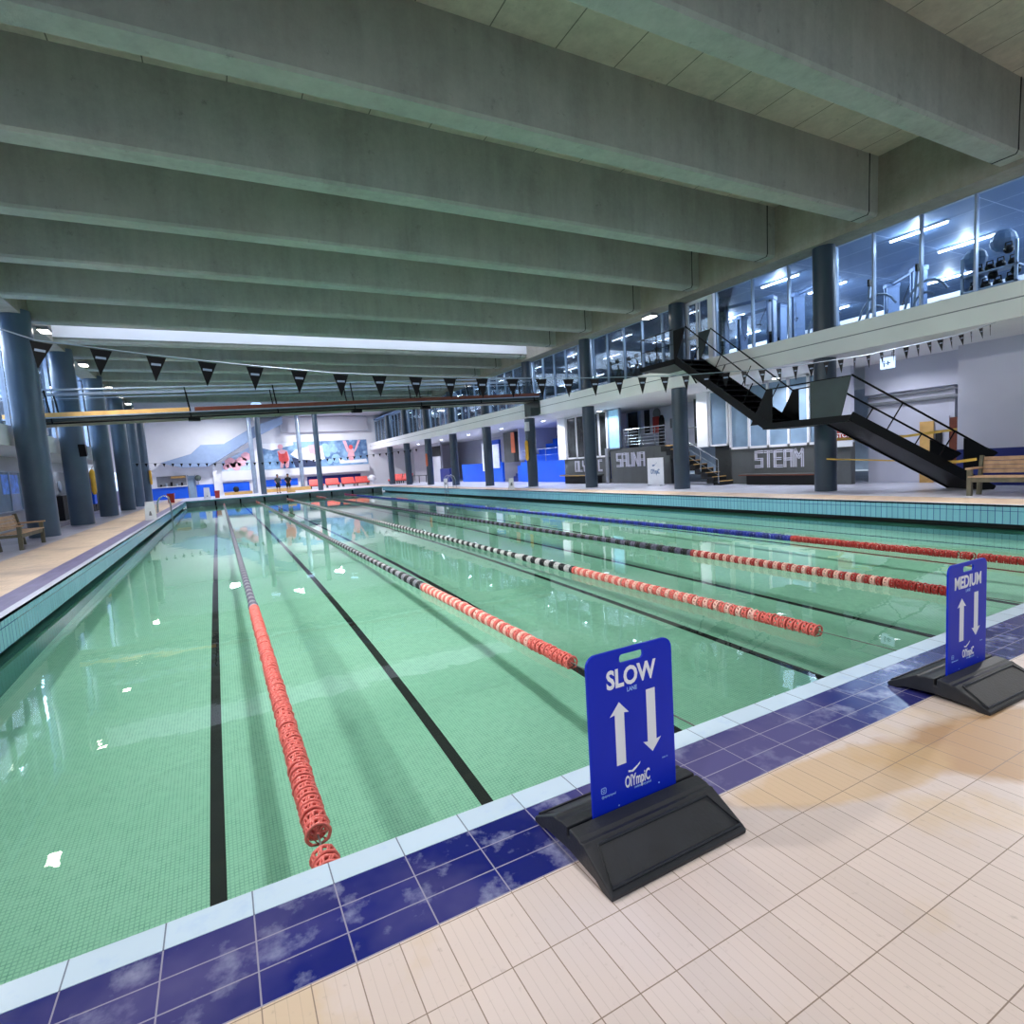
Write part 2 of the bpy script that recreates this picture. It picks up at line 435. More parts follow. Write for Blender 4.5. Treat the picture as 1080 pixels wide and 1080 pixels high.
# ------------------------------------------------------------------ decks
st('trim_coping_near', MB().box(-.12,-.1205,-.04,W+.12,0,.002), mCopT, 'pale blue coping tiles along the near pool edge', 'coping')
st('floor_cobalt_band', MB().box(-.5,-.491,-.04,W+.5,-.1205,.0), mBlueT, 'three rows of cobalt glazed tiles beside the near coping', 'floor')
st('floor', MB().box(-9,-9,-.1,30,-.491,.0), mBeige, 'beige ribbed tile deck in front of the pool', 'floor')
st('trim_coping_left', MB().box(-.12,0,-.04,0,L,.002), mCopS, 'white coping strip along the left pool edge', 'coping')
st('floor_lavender_band', MB().box(-.5,-.1205,-.04,-.12,L,.0), mLavS, 'lavender tile strip beside the left coping', 'floor')
st('floor_left_deck', MB().box(-2.0,-.491,-.1,-.5,62,.0), mBeigeS, 'beige tile walkway on the left of the pool', 'floor')
st('floor_left_hall', MB().box(-9,-.491,-.1,-2.0,62,.0), mGreyFl, 'lilac grey floor under the left columns', 'floor')
st('trim_coping_right', MB().box(W,0,-.04,W+.12,L,.002), mCopS, 'white coping strip along the right pool edge', 'coping')
st('floor_right_deck', MB().box(W+.12,-.491,-.1,17.7,62,.0), mBeigeS, 'narrow beige tile walkway on the right of the pool', 'floor')
st('floor_right_hall', MB().box(17.7,-.491,-.1,30,62,.0), mFloorR, 'pale lilac floor under the right gallery', 'floor')
st('floor_far_deck', MB().box(-.5,L+.14,-.1,W+.12,62,.0), mFloorR, 'pale floor beyond the far end of the pool', 'floor')

# ------------------------------------------------------------------ roof
BY = [-5.35,-2.36,.64,3.63,6.62,9.61,12.64,15.70,18.98,22.03,25.10,28.13,31.18,34.23,37.3,40.4,43.5]
ordn = ['first behind the viewer','second behind the viewer','nearest overhead','second','third','fourth','fifth','sixth','seventh','eighth','ninth','tenth','eleventh','twelfth','thirteenth','fourteenth','fifteenth']
for i, y in enumerate(BY):
    m = MB(); m.prism([(y-.02,8.80),(y,7.32),(y+.04,7.26),(y+.45,7.26),(y+.49,7.32),(y+.51,8.80)], -2.62, 18.52, 'x')
    bo_ = st('ceiling_beam', m, mConc, 'deep concrete roof beam across the pool, %s counting away from the viewer' % ordn[i], 'beam')
    rj = random.Random(i); xs = 18.12 + rj.uniform(-.05,.05)
    jp = [(y-.03,8.74),(y-.012,7.9),(y-.010,7.33),(y+.036,7.253),(y+.454,7.253),(y+.50,7.33),(y+.52,8.74)]
    jm = MB(); jm.prism(jp, xs, xs+.035, 'x'); O('expansion_joint', jm, mDark, bo_)
st('ceiling', MB().box(-3.3,-9,8.74,19.4,22.4,8.95), mPlank, 'concrete plank ceiling above the near roof beams', 'ceiling')
st('ceiling_far', MB().box(-3.3,25.2,8.74,19.4,46.5,8.95), mPlank, 'concrete plank ceiling beyond the skylight', 'ceiling')
sk = thing('window_skylight', 'long white glazed skylight between two roof beams', 'skylight', (8,23.8,8.8), kind='structure')
O('glazing', MB().box(-2.6,22.5,8.78,18.5,25.1,8.84), mSky, sk)
O('lit_upstand', MB().box(-2.6,25.02,7.42,18.5,25.075,8.78), mWhite, sk)
for i in range(13): O('glazing_bar', MB().box(-1.2+1.6*i,22.5,8.73,-1.16+1.6*i,25.05,8.779), mGrey, sk)
st('ceiling_far_hall', MB().box(-9,46.4,7.9,30,62.3,8.1), mSoffit, 'smooth pale ceiling over the far end hall', 'ceiling')
g = MB(); g.box(18.5,-9,7.15,19.25,46.4,8.95)
st('girder_right', g, mGird, 'long concrete girder above the right columns', 'beam')
g = MB(); g.box(-3.3,-9,7.25,-2.6,46.4,8.95)
st('girder_left', g, mGird, 'long concrete girder above the left columns', 'beam')

# ------------------------------------------------------------------ columns
ry = [2.5,8.35,14.2,20.2,25.9,31.7,37.7,43.4,49.4,55.2]
rl = ['out of view nearest the viewer','beside the black stair landing','standing just right of the sauna sign','in front of the painted name wall','with a yellow rescue tube','in front of the blue seating steps','behind the right pool ladder','fourth from the far wall','third from the far wall','second from the far wall']
for y, l in zip(ry, rl):
    if y < 4: continue
    st('column', MB().cyl(18.95, y, 0, 7.2, .30, 32), mColumn, 'round slate column on the right deck, '+l, 'column', smooth=True)
ly = [21.4,27.3,34.0,41.0,46.5,52.0]
ll = ['nearest the wooden bench','second from the wooden bench','third from the wooden bench','fourth from the wooden bench','fifth from the wooden bench','at the far left corner']
for y, l in zip(ly, ll):
    st('column', MB().cyl(-2.85, y, 0, 7.4, .43, 32), mColumnL, 'thick blue grey column on the left deck, '+l, 'column', smooth=True)
for x, y, l in ((6.3,54.6,'left of the two people'),(11.3,53.4,'in front of the red seats'),(10.55,60.0,'slim pale one close to the mural'),(5.9,60.2,'slim pale one behind the left column')):
    st('column', MB().cyl(x, y, 0, 7.95, .25 if y < 58 else .22, 24), mColumnL if y < 58 else mSilver, 'round column beyond the far pool edge, '+l, 'column', smooth=True)

# ------------------------------------------------------------------ right gallery slab and gym shell
sl = st('slab_right', MB().box(18.5,-6,3.95,31,62,4.72), mFascia, 'white gallery slab running along the right side', 'gallery slab')
O('groove', MB().box(18.494,-6,4.36,18.5,62,4.385), mGrey, sl)
st('ceiling_gym', MB().box(19.25,-6,7.32,31,62,7.5), mGymCeil, 'blue lit ceiling of the upstairs gym', 'ceiling')
st('wall_gym_back', MB().box(31,-6,0,31.2,62,7.5), mGymWall, 'pale back wall of the upstairs gym', 'wall')
st('floor_gym', MB().box(18.9,-6,4.72,31,62,4.74), mGymDark, 'dark carpet of the upstairs gym', 'floor')
# ------------------------------------------------------------------ outer walls
st('wall_far', MB().box(-9,62,-.1,31,62.3,8.1), mWhite, 'white far end wall carrying the mural', 'wall')
st('wall_left', MB().box(-9.2,-6,-.1,-9,62,9), mWallL, 'outer wall of the left hall', 'wall')

# ------------------------------------------------------------------ added fill lamps over the pool
def area(name, loc, size, e, color=(1,1,1), rot=(0,0,0), sy=None, caustic=False, spread=PI, parent=None):
    l = bpy.data.lights.new(name, 'AREA'); l.energy = e; l.size = size; l.color = color; l.spread = spread
    if sy: l.shape = 'RECTANGLE'; l.size_y = sy
    o = bpy.data.objects.new(name, l); COL.objects.link(o); o.location = loc; o.rotation_euler = rot
    if caustic: l.cycles.is_caustics_light = True
    return o
LP = [(x, y) for y in (-1.0, 5.2, 11.2, 17.4, 30.0, 38.8) for x in (4.4, 13.2)]  # overhead lamps added between the beams to light pool and near deck evenly
rows = ['behind the viewer','over the first gap','over the third gap','over the fifth gap','beyond the bridge','over the far water']
for i, (x, y) in enumerate(LP):
    fx = MB().box(x-.3, y-.3, 8.60, x+.3, y+.3, 8.74)
    single('fill_lamp_box', fx, mGrey, 'added square fill lamp between the roof beams %s, %s half of the pool' % (rows[i//2], ('left','right')[i % 2]), 'lamp', group='added fill lamps between the roof beams')
    area('pool_fill', (x, y, 8.59), .45, FILL_E*(.20 if y < 0 else 1), (1,.98,.96), caustic=True, spread=math.radians(78))

# ------------------------------------------------------------------ swim speed signs on rubber bases
def round_rect(w, h, r, x0=0, y0=0, n=6, bottom=True):
    pts = []
    for cx, cy, a0 in ((w-r, h-r, 0), (r, h-r, 90)):
        for i in range(n+1):
            a = math.radians(a0 + 90*i/n); pts.append((x0+cx+r*math.cos(a), y0+cy+r*math.sin(a)))
    if bottom: pts += [(x0, y0), (x0+w, y0)]
    return pts
def swim_sign(word, label, loc, rz):
    t = thing('swim_lane_sign', label, 'sign', loc, rz, group='swim speed signs at the pool edge')
    # rubber base : profile across (y,z), 0.65 long
    pr = [(-.25,.0),(-.252,.018),(-.235,.03),(-.175,.062),(-.105,.098),(-.090,.108),(-.076,.104),(-.06,.112),(-.006,.118),(-.006,.08),(.006,.08),(.006,.118),(.05,.116),(.085,.106),(.098,.11),(.112,.102),(.18,.062),(.236,.03),(.252,.018),(.25,0),(.20,0),(.16,.018),(.0,.03),(-.16,.018),(-.20,0)]
    m = MB(); m.prism(pr, -.325, .325, 'x')
    base = O('rubber_base', m, mRubber, t, local=True, bevel=.005)
    m = MB()
    for s in (-1, 1):
        m.tube([(-.27, s*.108, .098),(.27, s*.108, .098),(.31, s*.235, .034),(-.31, s*.235, .034)], .006, 6, closed=True)
    O('moulded_rim', m, mRubber, base, local=True)
    # panel with hand hole: built from a face with a hole -> strips
    wP, z0, z1, r = .42, .075, .742, .045
    m = MB(); T = .0045
    hx0, hx1, hz0, hz1 = -.055, .062, .686, .720
    outer = [(p[0]-wP/2, p[1]+z0) for p in round_rect(wP, z1-z0, r)]
    # hole as rounded polygon
    def rr(x0, x1, y0, y1, rad, n=4):
        o = []
        for cx, cy, a0 in ((x1-rad, y1-rad, 0), (x0+rad, y1-rad, 90), (x0+rad, y0+rad, 180), (x1-rad, y0+rad, 270)):
            for i in range(n+1):
                a = math.radians(a0+90*i/n); o.append((cx+rad*math.cos(a), cy+rad*math.sin(a)))
        return o
    hole = rr(hx0, hx1, hz0, hz1, .014)
    bm = bmesh.new()
    def loop(pts):
        vs = [bm.verts.new((p[0], 0, p[1])) for p in pts]; return [bm.edges.new((vs[i], vs[(i+1) % len(vs)])) for i in range(len(vs))]
    ed = loop(outer) + loop(hole)
    bmesh.ops.triangle_fill(bm, edges=ed, use_beauty=True)
    ex = bmesh.ops.extrude_face_region(bm, geom=list(bm.faces))
    bmesh.ops.translate(bm, verts=[v for v in ex['geom'] if isinstance(v, bmesh.types.BMVert)], vec=(0, T*2, 0))
    bmesh.ops.translate(bm, verts=bm.verts, vec=(0, -T, 0))
    bm.verts.index_update()
    m = MB(); m.add([v.co[:] for v in bm.verts], [[v.index for v in f.verts] for f in bm.faces]); bm.free()
    panel = O('sign_panel', m, mSignBlue, t, local=True)
    yf = -T-.0006
    def pr_(mb, name, mm=mPrint): O(name, mb, mm, panel, local=True)
    sz = .100 if word == 'SLOW' else .098
    sx = .86 if word == 'SLOW' else .80
    pr_(face_y(text_mb(word, sz, .0032, .0004, sx=sx), 0, yf, .597), 'lettering')
    pr_(face_y(text_mb('LANE', .024, .0006, .0003, sx=.85), 0, yf, .568), 'small_lettering', mPrintB)
    def arrow(cx, zt, zb, up):
        hw, sw, hl = .046, .0225, .05
        if up: P = [(cx,zt),(cx+hw,zt-hl),(cx+sw,zt-hl+.004),(cx+sw,zb),(cx-sw,zb),(cx-sw,zt-hl+.004),(cx-hw,zt-hl)]
        else: P = [(cx,zb),(cx-hw,zb+hl),(cx-sw,zb+hl-.004),(cx-sw,zt),(cx+sw,zt),(cx+sw,zb+hl-.004),(cx+hw,zb+hl)]
        return MB().prism(P, yf-.0004, yf+.0004, 'y')
    pr_(arrow(-.066, .536, .285, True), 'up_arrow'); pr_(arrow(.092, .552, .292, False), 'down_arrow')
    lg = MB(); lg.xf(Matrix())
    lt = face_y(text_mb('OlYmpiC', .066, .0014, .0004, sx=.50), .010, yf, .183)
    # leaping swimmer mark over the name
    lt.prism([(-.034,.243),(-.012,.238),(.006,.248),(.024,.262),(.027,.270),(.012,.259),(-.004,.252),(-.014,.246),(-.034,.250)], yf-.0004, yf+.0004, 'y')
    pr_(lt, 'name_logo')
    pr_(face_y(text_mb('swimming pool', .014, .0003, .0003), .035, yf, .168), 'logo_caption', mPrintB)
    ig = MB()
    ring = rr(-.168, -.146, .196, .218, .005)
    for i in range(len(ring)):
        a, b = ring[i], ring[(i+1) % len(ring)]; ig.bar((a[0], yf, a[1]), (b[0], yf, b[1]), .0026, .0006, (0,1,0))
    ig.tube([(-.157+.005*math.cos(2*PI*k/10), yf, .207+.005*math.sin(2*PI*k/10)) for k in range(10)], .001, 4, closed=True)
    pr_(ig, 'camera_icon', mPrintB)
    pr_(face_y(text_mb('@olympicpool', .012, .0001, .0003, 'LEFT', sx=.95), -.168, yf, .178), 'handle_line', mPrintB)
    pr_(face_y(text_mb('FIND US', .008, .0001, .0003), .155, yf, .246), 'code_caption', mPrintB)
    for bx in (-.088, .118): pr_(MB().lathe([(.003, yf-.001), (.003, yf)], (bx, 0, .125 if bx < 0 else .15), 'y', 8), 'bolt', mPrintB)
    return t
swim_sign('SLOW', 'blue SLOW sign with two white arrows on a black rubber base', (3.84, -.462, 0), 0)
swim_sign('MEDIUM', 'blue MEDIUM sign with two white arrows on a black rubber base', (6.275, -.525, 0), math.radians(-1))

# ------------------------------------------------------------------ lane ropes
def float_mesh():
    m = MB()
    R1 = .062
    for x, r, t in ((-.026, R1, .010), (.026, R1-.004, .010), (0, R1-.020, .008)):
        m.tube([(x, r*(1+.03*math.cos(8*a))*math.cos(a), r*(1+.03*math.cos(8*a))*math.sin(a)) for a in [2*PI*k/20 for k in range(20)]], t, 5, closed=True)
    for k in range(8):
        a = 2*PI*k/8
        m.tube([(-.02, .012*math.cos(a), .012*math.sin(a)), (0, .036*math.cos(a+.35), .036*math.sin(a+.35)), (.022, R1*math.cos(a+.7), R1*math.sin(a+.7))], .0085, 4)
        m.tube([(-.026, R1*math.cos(a+.2), R1*math.sin(a+.2)), (.026, (R1-.004)*math.cos(a+.5), (R1-.004)*math.sin(a+.5))], .005, 4)
    m.tube([(-.03,0,0),(.03,0,0)], .012, 6)
    return m.xf(Matrix.Rotation(PI/2, 4, 'Z'))
fm = float_mesh()
float_src = {}
def fl_mesh(mat):
    if mat.name not in float_src:
        me = bpy.data.meshes.new('float_disc'); me.from_pydata(fm.v, [], fm.f); me.materials.append(mat)
        for p in me.polygons: p.use_smooth = True
        float_src[mat.name] = me
    return float_src[mat.name]
def lane_rope(x, segs, ca, cb, label, red2=None, bow=0, y_end=49.6, sp=.082, red_to=5.4, mred=mRed):
    ZR = -.435
    t = thing('lane_rope', label, 'lane rope', (x, 0, ZR), group='floating lane ropes')
    def X(y): return bow*math.sin(PI*min(1, max(0, y/50)))
    m = MB(); m.tube([(X(y), y, 0 if .4 < y < 49 else .05) for y in [.02,.5,2,5,10,20,30,40,49,49.9]], .006, 5)
    O('cable', m, mCable, t, local=True)
    n = 0
    rr_ = random.Random(int(x*10)); ys = []
    for a, b in segs:
        y = a
        while y < b and n < 100:
            mm = mred if y < red_to else ((ca, cb)[(n//2) % 2])
            if red2 and y < red_to and y > segs[-1][0]+.7 and n % 2: mm = red2
            o = bpy.data.objects.new('float_disc', fl_mesh(mm)); COL.objects.link(o); o.parent = t
            o.location = (X(y)+rr_.uniform(-.004,.004), y, rr_.uniform(-.004,.004)); o.rotation_euler = (rr_.uniform(-.12,.12), rr_.uniform(0,PI), rr_.uniform(-.12,.12))
            y += sp; n += 1; ys.append(y)
    y = ys[-1]; m = MB(); k = 0
    while y < y_end:
        red = y < red_to; end = y > 44.6
        m.c = 2 if (red or (end and k % 2)) else (0 if (k//2) % 2 else 1)
        pr = [(.03, -.03), (.060, -.026), (.044, 0), (.060, .026), (.03, .03)]
        m.lathe(pr, (X(y), y, 0), 'y', 9); y += sp; k += 1
    m.lathe([(.02,-.3),(.05,-.2),(.05,.1),(.02,.2)], (X(49.3), 49.5, .02), 'y', 8)
    o = O('far_float_run', m, [ca, cb, mred], t, local=True); o['kind'] = 'stuff'
    return t
x0 = 2.78
lane_rope(x0, [(.16,.66),(.90,7.0)], mPurp, mLaneGrey, 'lane rope nearest the left wall with grey purple far floats', red_to=6.8)
lane_rope(x0+2.5, [(2.16,7.6)], mLaneBlk, mLaneGrey, 'second lane rope, ending short of the wall behind the SLOW sign', red2=mLanePink, red_to=6.3, mred=mRed)
lane_rope(x0+5, [(1.38,7.6)], mLaneBlk, mLaneWhite, 'third lane rope, red and white end between the two signs', red2=mLanePink, red_to=5.7, mred=mRed)
lane_rope(x0+7.5, [(1.28,7.0)], mLaneBlk, mPurp, 'fourth lane rope, red end just behind the MEDIUM sign', red2=mLanePink, red_to=5.4, mred=mRedD)
lane_rope(x0+10, [(.2,2.02),(2.14,2.25),(2.33,7.0)], mLaneBlue, mNavy, 'fifth lane rope farthest right with blue floats and dark red end', red_to=5.15, mred=mRedD)

# ------------------------------------------------------------------ flag lines
def flag_mesh(w, h, band=True):
    m = MB(); m.c = 0; T = .002
    m.prism([(-w/2, 0), (w/2, 0), (0, -h)], -T, T, 'y')
    if band:
        m.c = 1
        m.box(-w*.24, -T-.001, -h*.36, w*.24, T+.001, -h*.27)
    return m
STR = [(-2.6,4.2),(-.9,3.55),(.5,3.06),(1.21,2.80),(2.06,2.70),(2.8,2.63),(3.73,2.56),(5.03,2.53),(6.83,2.54),(8.66,2.60),(11.0,2.76),(13.3,3.02),(15.4,3.34),(16.9,3.58),(17.93,3.80),(18.5,3.93)]
def zstr(x):
    for (a, za), (b, zb) in zip(STR, STR[1:]):
        if a <= x <= b: return za + (zb-za)*(x-a)/(b-a)
    return STR[-1][1]
FY = 4.1
single('flag_line', MB().tube([(x, FY, z) for x, z in STR], .006, 5), mSilver, 'long pale cord sagging across the pool and carrying black pennants', 'rope')
fb = O('pennant', flag_mesh(.165, .235), [mBlackPl, mSilver], None, local=True)
fb['label'] = 'small black pennant with a pale stripe on the near cord'; fb['category'] = 'pennant'; fb['group'] = 'pennants on the near cord'
n = 0; x = 1.22-.42*5
while x < 18.3:
    o = fb if n == 0 else dup(fb, (0,0,0))
    o.location = (x, FY, zstr(x)-.012); o.rotation_euler = (random.uniform(-.08,.08), -math.atan2(zstr(x+.1)-zstr(x-.1), .2), random.uniform(-.35,.35) if x > 9 else random.uniform(-.1,.1)); n += 1; x += .425
S2 = [(-2.8,3.15),(0,2.98),(4,2.78),(8,2.70),(12,2.80),(15.5,2.98),(18.9,3.25)]
single('flag_line', MB().tube([(x, 45, z) for x, z in S2], .008, 4), mGrey, 'thin cord with tiny pennants over the far end of the pool', 'rope')
f2 = O('pennant', flag_mesh(.2, .26, False), [mBlackPl], None, local=True)
f2['label'] = 'tiny dark pennant on the cord over the far end of the pool'; f2['category'] = 'pennant'; f2['group'] = 'pennants on the far cord'
def z2(x):
    for (a, za), (b, zb) in zip(S2, S2[1:]):
        if a <= x <= b: return za + (zb-za)*(x-a)/(b-a)
x = -2.5; n = 0
while x < 18.6:
    o = f2 if n == 0 else dup(f2, (0,0,0)); o.location = (x, 45, z2(x)-.012); x += .55; n += 1

# ------------------------------------------------------------------ footbridge
br = thing('footbridge', 'long footbridge with rails and timber edge boards crossing the hall above the pool', 'bridge', (8, 24.6, 3.9))
def bz(x): return 3.93 + (x+4.3)*.0345     # underside
XA, XB = -4.6, 18.5
def strip(y0, y1, za, zb, a=XA, b=XB):
    return MB().add([(a,y0,bz(a)+za),(b,y0,bz(b)+za),(b,y1,bz(b)+za),(a,y1,bz(a)+za),(a,y0,bz(a)+zb),(b,y0,bz(b)+zb),(b,y1,bz(b)+zb),(a,y1,bz(a)+zb)],
                    [(0,3,2,1),(4,5,6,7),(0,1,5,4),(1,2,6,5),(2,3,7,6),(3,0,4,7)])
dk = O('deck', strip(24.02,25.4,.03,.22), mGird, br)
O('bottom_flange', strip(23.98,24.1,0,.05), mBlack, br)
O('channel', strip(23.97,24.03,.08,.20), mStairPanel, br)
O('edge_board', strip(23.94,24.0,.24,.42,XA,1.75), mTan, br, label='long yellow tan timber edge board')
O('edge_board', strip(23.94,24.0,.24,.42,1.95,XB), mBrown, br, label='red brown timber edge board')
O('edge_board', strip(25.42,25.46,.24,.42,XA,XB), mBrown, br)
O('lower_rail', MB().bar((XA,23.95,bz(XA)+.235),(XB,23.95,bz(XB)+.235),.05,.05), mSilver, br)
for yy in (24.0, 25.42):
    O('top_rail', MB().tube([(XA,yy,bz(XA)+1.27),(XB,yy,bz(XB)+1.22)], .035, 8), mSilver, br)
    O('mid_rail', MB().tube([(XA,yy,bz(XA)+1.13),(XB,yy,bz(XB)+1.08)], .018, 6), mSilver, br)
    O('glass_panel', MB().add([(XA,yy,bz(XA)+.45),(XB,yy,bz(XB)+.45),(XB,yy,bz(XB)+1.05),(XA,yy,bz(XA)+1.05)], [(0,1,2,3)]), mGlassB, br)
    for xx in (-2.75, 1.8, 5.15, 8.5, 11.75, 15.0, 18.2):
        O('post', MB().bar((xx,yy-.02,bz(xx)+.02),(xx-.14,yy,bz(xx)+1.25),.05,.06,(0,1,0)), mBlack, br)
for xx in (1.9, 8.6, 12.0): O('bracket', MB().box(xx-.22,24.0,bz(xx)-.12,xx+.22,24.3,bz(xx)), mBlack, br)
single('bridge_end_bracket', MB().box(18.42,23.9,4.0,18.7,25.5,4.9).box(17.9,23.95,3.95,18.42,24.6,4.35), mStairPanel, 'dark steel bracket box where the footbridge meets the white gallery slab', 'bracket')

# ------------------------------------------------------------------ black dogleg staircase
ss = thing('staircase', 'black steel dogleg staircase with landing coming down from the gallery', 'staircase', (17.6, 8.0, 0))
ZL = 2.12; ZT = 4.72
def flight(a, b, za, zb, wv, nt, nm, ds=.24):
    # a,b : plan points of the lower/outer line ; wv width vector
    a = Vector((*a, za)); b = Vector((*b, zb)); wv = Vector((*wv, 0)); d = b-a
    for k, s in enumerate((0, 1)):
        m = MB(); m.bar(a+wv*s+Vector((0,0,-.02)), b+wv*s+Vector((0,0,-.02)), .04, ds); O('stringer', m, mBlack, ss)
    dn = Vector((d.x, d.y, 0)).normalized()
    dz = Vector((0,0,-.10)); q4 = [a+dz, b+dz, b+wv+dz, a+wv+dz]; q5 = [v+Vector((0,0,-.02)) for v in q4]
    O('soffit_plate', MB().add(q4+q5, [(0,1,2,3),(7,6,5,4),(0,4,5,1),(1,5,6,2),(2,6,7,3),(3,7,4,0)]), mBlack, ss)
    for i in range(nt):
        p = a + d*((i+.5)/nt); z = p.z + (.02)
        q = p + wv
        m = MB(); hd = dn*.14
        vs = [p-hd, p+hd, q+hd, q-hd]
        m.add([(v.x, v.y, z-.02) for v in vs]+[(v.x, v.y, z+.02) for v in vs], [(0,3,2,1),(4,5,6,7),(0,1,5,4),(1,2,6,5),(2,3,7,6),(3,0,4,7)])
        O('tread', m, mBlack, ss)
UA, UB = (17.1, 9.0), (17.1, 12.55)
flight(UA, UB, ZL, ZT, (1.2, 0), 12, 'u')
LA, LB = (20.15, 4.73), (17.0, 6.45)
wv = Vector((.48, .88))*1.15
flight(LA, LB, .0, ZL, wv, 10, 'l')
pl = [(17.0,6.4),(17.05,9.05),(18.35,9.05),(18.1,7.9),(17.6,7.5)]
O('landing', MB().prism(pl, ZL-.16, ZL+.02, 'z'), mBlack, ss)
O('top_landing', MB().box(17.05,12.5,ZT-.2,18.5,14.25,ZT-.02), mBlack, ss)
# fin shaped newel plates
def fin(name, p, top, w, dr, label=None, m_=mBlack, taper=.12):
    p = Vector(p); dr = Vector(dr).normalized(); t = dr.cross(Vector((0,0,1)))*.015
    A = p; B = p + dr*w*taper; Cc = p + dr*w + Vector((0,0,top)); D = p + Vector((0,0,top))
    vs = [v+t for v in (A,B,Cc,D)] + [v-t for v in (A,B,Cc,D)]
    o = O(name, MB().add(vs, [(0,1,2,3),(7,6,5,4),(0,4,5,1),(1,5,6,2),(2,6,7,3),(3,7,4,0)]), m_, ss)
    if label: o['label'] = label
def fin2(p, top, w, dr, m_=mBlack):   # wide at foot
    p = Vector(p); dr = Vector(dr).normalized(); t = dr.cross(Vector((0,0,1)))*.015
    vs0 = (p, p+dr*w, p+dr*w*.25+Vector((0,0,top)), p+Vector((0,0,top)))
    vs = [v+t for v in vs0]+[v-t for v in vs0]
    O('newel_plate', MB().add(vs, [(0,1,2,3),(7,6,5,4),(0,4,5,1),(1,5,6,2),(2,6,7,3),(3,7,4,0)]), m_, ss)
fin('newel_plate', (17.1,12.55,ZT-.05), 1.0, .55, (0,-1,0))
fin('newel_plate', (18.3,12.55,ZT-.05), 1.0, .55, (0,-1,0), 'grey lit newel plate', mStairPanel)
fin2((17.1,8.75,ZL), 1.0, .75, (0,1,0)); fin2((18.3,8.75,ZL), 1.0, .75, (0,1,0))
# guard panel of the landing
o = O('guard_panel', MB().add([(17.03,7.55,ZL),(17.03,6.72,ZL),(17.03,6.46,ZL+1.0),(17.03,7.55,ZL+1.0),(17.06,7.55,ZL),(17.06,6.72,ZL),(17.06,6.46,ZL+1.0),(17.06,7.55,ZL+1.0)],
      [(0,1,2,3),(7,6,5,4),(0,4,5,1),(1,5,6,2),(2,6,7,3),(3,7,4,0)]), mStairPanel, ss)
def rail(name, pts, r=.022): O(name, MB().tube(pts, r, 6), mBlack, ss)
rail('handrail', [(17.1,12.0,ZT+.97),(17.1,8.95,ZL+1.0),(17.05,7.85,ZL+1.0),(17.05,6.48,ZL+1.0)])
rail('handrail', [(18.3,12.0,ZT+.97),(18.3,8.95,ZL+1.0),(18.1,7.9,ZL+1.0)])
rail('handrail', [(17.05,6.45,ZL+1.02),(20.1,4.76,.98)], .026)
rail('handrail', [(17.55,7.45,ZL+1.0),(20.64,5.76,.98)], .026)
for s in (0, 1):
    a = Vector((17.02,6.44,0))+Vector((*wv,0))*s; b = Vector((20.13,4.74,0))+Vector((*wv,0))*s
    for f in (.25, .62, .8 if s else .62):
        p = a+(b-a)*f; z = ZL*(1-f)+.0
        q = a+(b-a)*(f+.06); zq = ZL*(1-f-.06)+.98
        rail('baluster', [(p.x,p.y,z+.1),(a.x+(b.x-a.x)*(f+.11), a.y+(b.y-a.y)*(f+.11), ZL*(1-f-.11)+.97)], .016)
for x in (17.1, 18.3):
    for f in (.22, .5, .8):
        y = 9.0+3.55*f; z = ZL+2.6*f
        rail('baluster', [(x,y,z+.08),(x,y-.38,z+.97-.28)], .016)
# foot fins of the lower flight
d2 = Vector((3.15,-1.70,0)).normalized()
for s in (0, 1):
    p = Vector((20.15,4.73,0))+Vector((*wv,0))*s - d2*.75
    zt = .98+.42
    t = Vector((d2.y,-d2.x,0))*.014
    vs0 = (p+Vector((0,0,.50)), p+d2*.1+Vector((0,0,.44)), p+d2*.85+Vector((0,0,.92)), p+d2*.8+Vector((0,0,.97)), p+Vector((0,0,1.36)))
    vs = [v+t for v in vs0]+[v-t for v in vs0]; n = 5
    O('newel_plate', MB().add(vs, [tuple(range(5)), tuple(range(9,4,-1))]+[(i, n+i, n+(i+1) % n, (i+1) % n) for i in range(5)]), mBlack, ss)
# railing of the top landing
rail('handrail', [(17.1,12.6,ZT+1.0),(17.1,14.2,ZT+.98),(18.5,14.2,ZT+.98)], .018)
rail('mid_rail', [(17.1,12.6,ZT+.5),(17.1,14.2,ZT+.5)], .012)
for p in ((17.1,14.2),(17.1,13.4)): rail('baluster', [(*p,ZT-.1),(*p,ZT+.98)], .018)
rail('support_leg', [(17.6,12.6,4.6),(18.5,12.9,3.95)], .03)

# warning tapes tied around the stair foot
def tape(label, pts, w=.07, mm=mYellow):
    m = MB()
    for a, b in zip(pts, pts[1:]): m.bar(a, b, .003, w)
    single('warning_tape', m, mm, label, 'tape')
tape('yellow warning tape between the wooden bench and the stair foot', [(18.72,4.50,.84),(19.0,5.0,.78),(19.9,5.9,.74)])
tape('slack yellow and red tape tied round the column beside the stair', [(18.60,8.1,.98),(18.75,7.9,.95),(19.3,7.9,.92),(19.9,6.6,.80)], .04)
tape('yellow warning tape stretched behind the stair in front of the pipes', [(19.25,8.5,1.55),(21.2,7.3,1.5),(22.2,6.3,1.62)], .075)

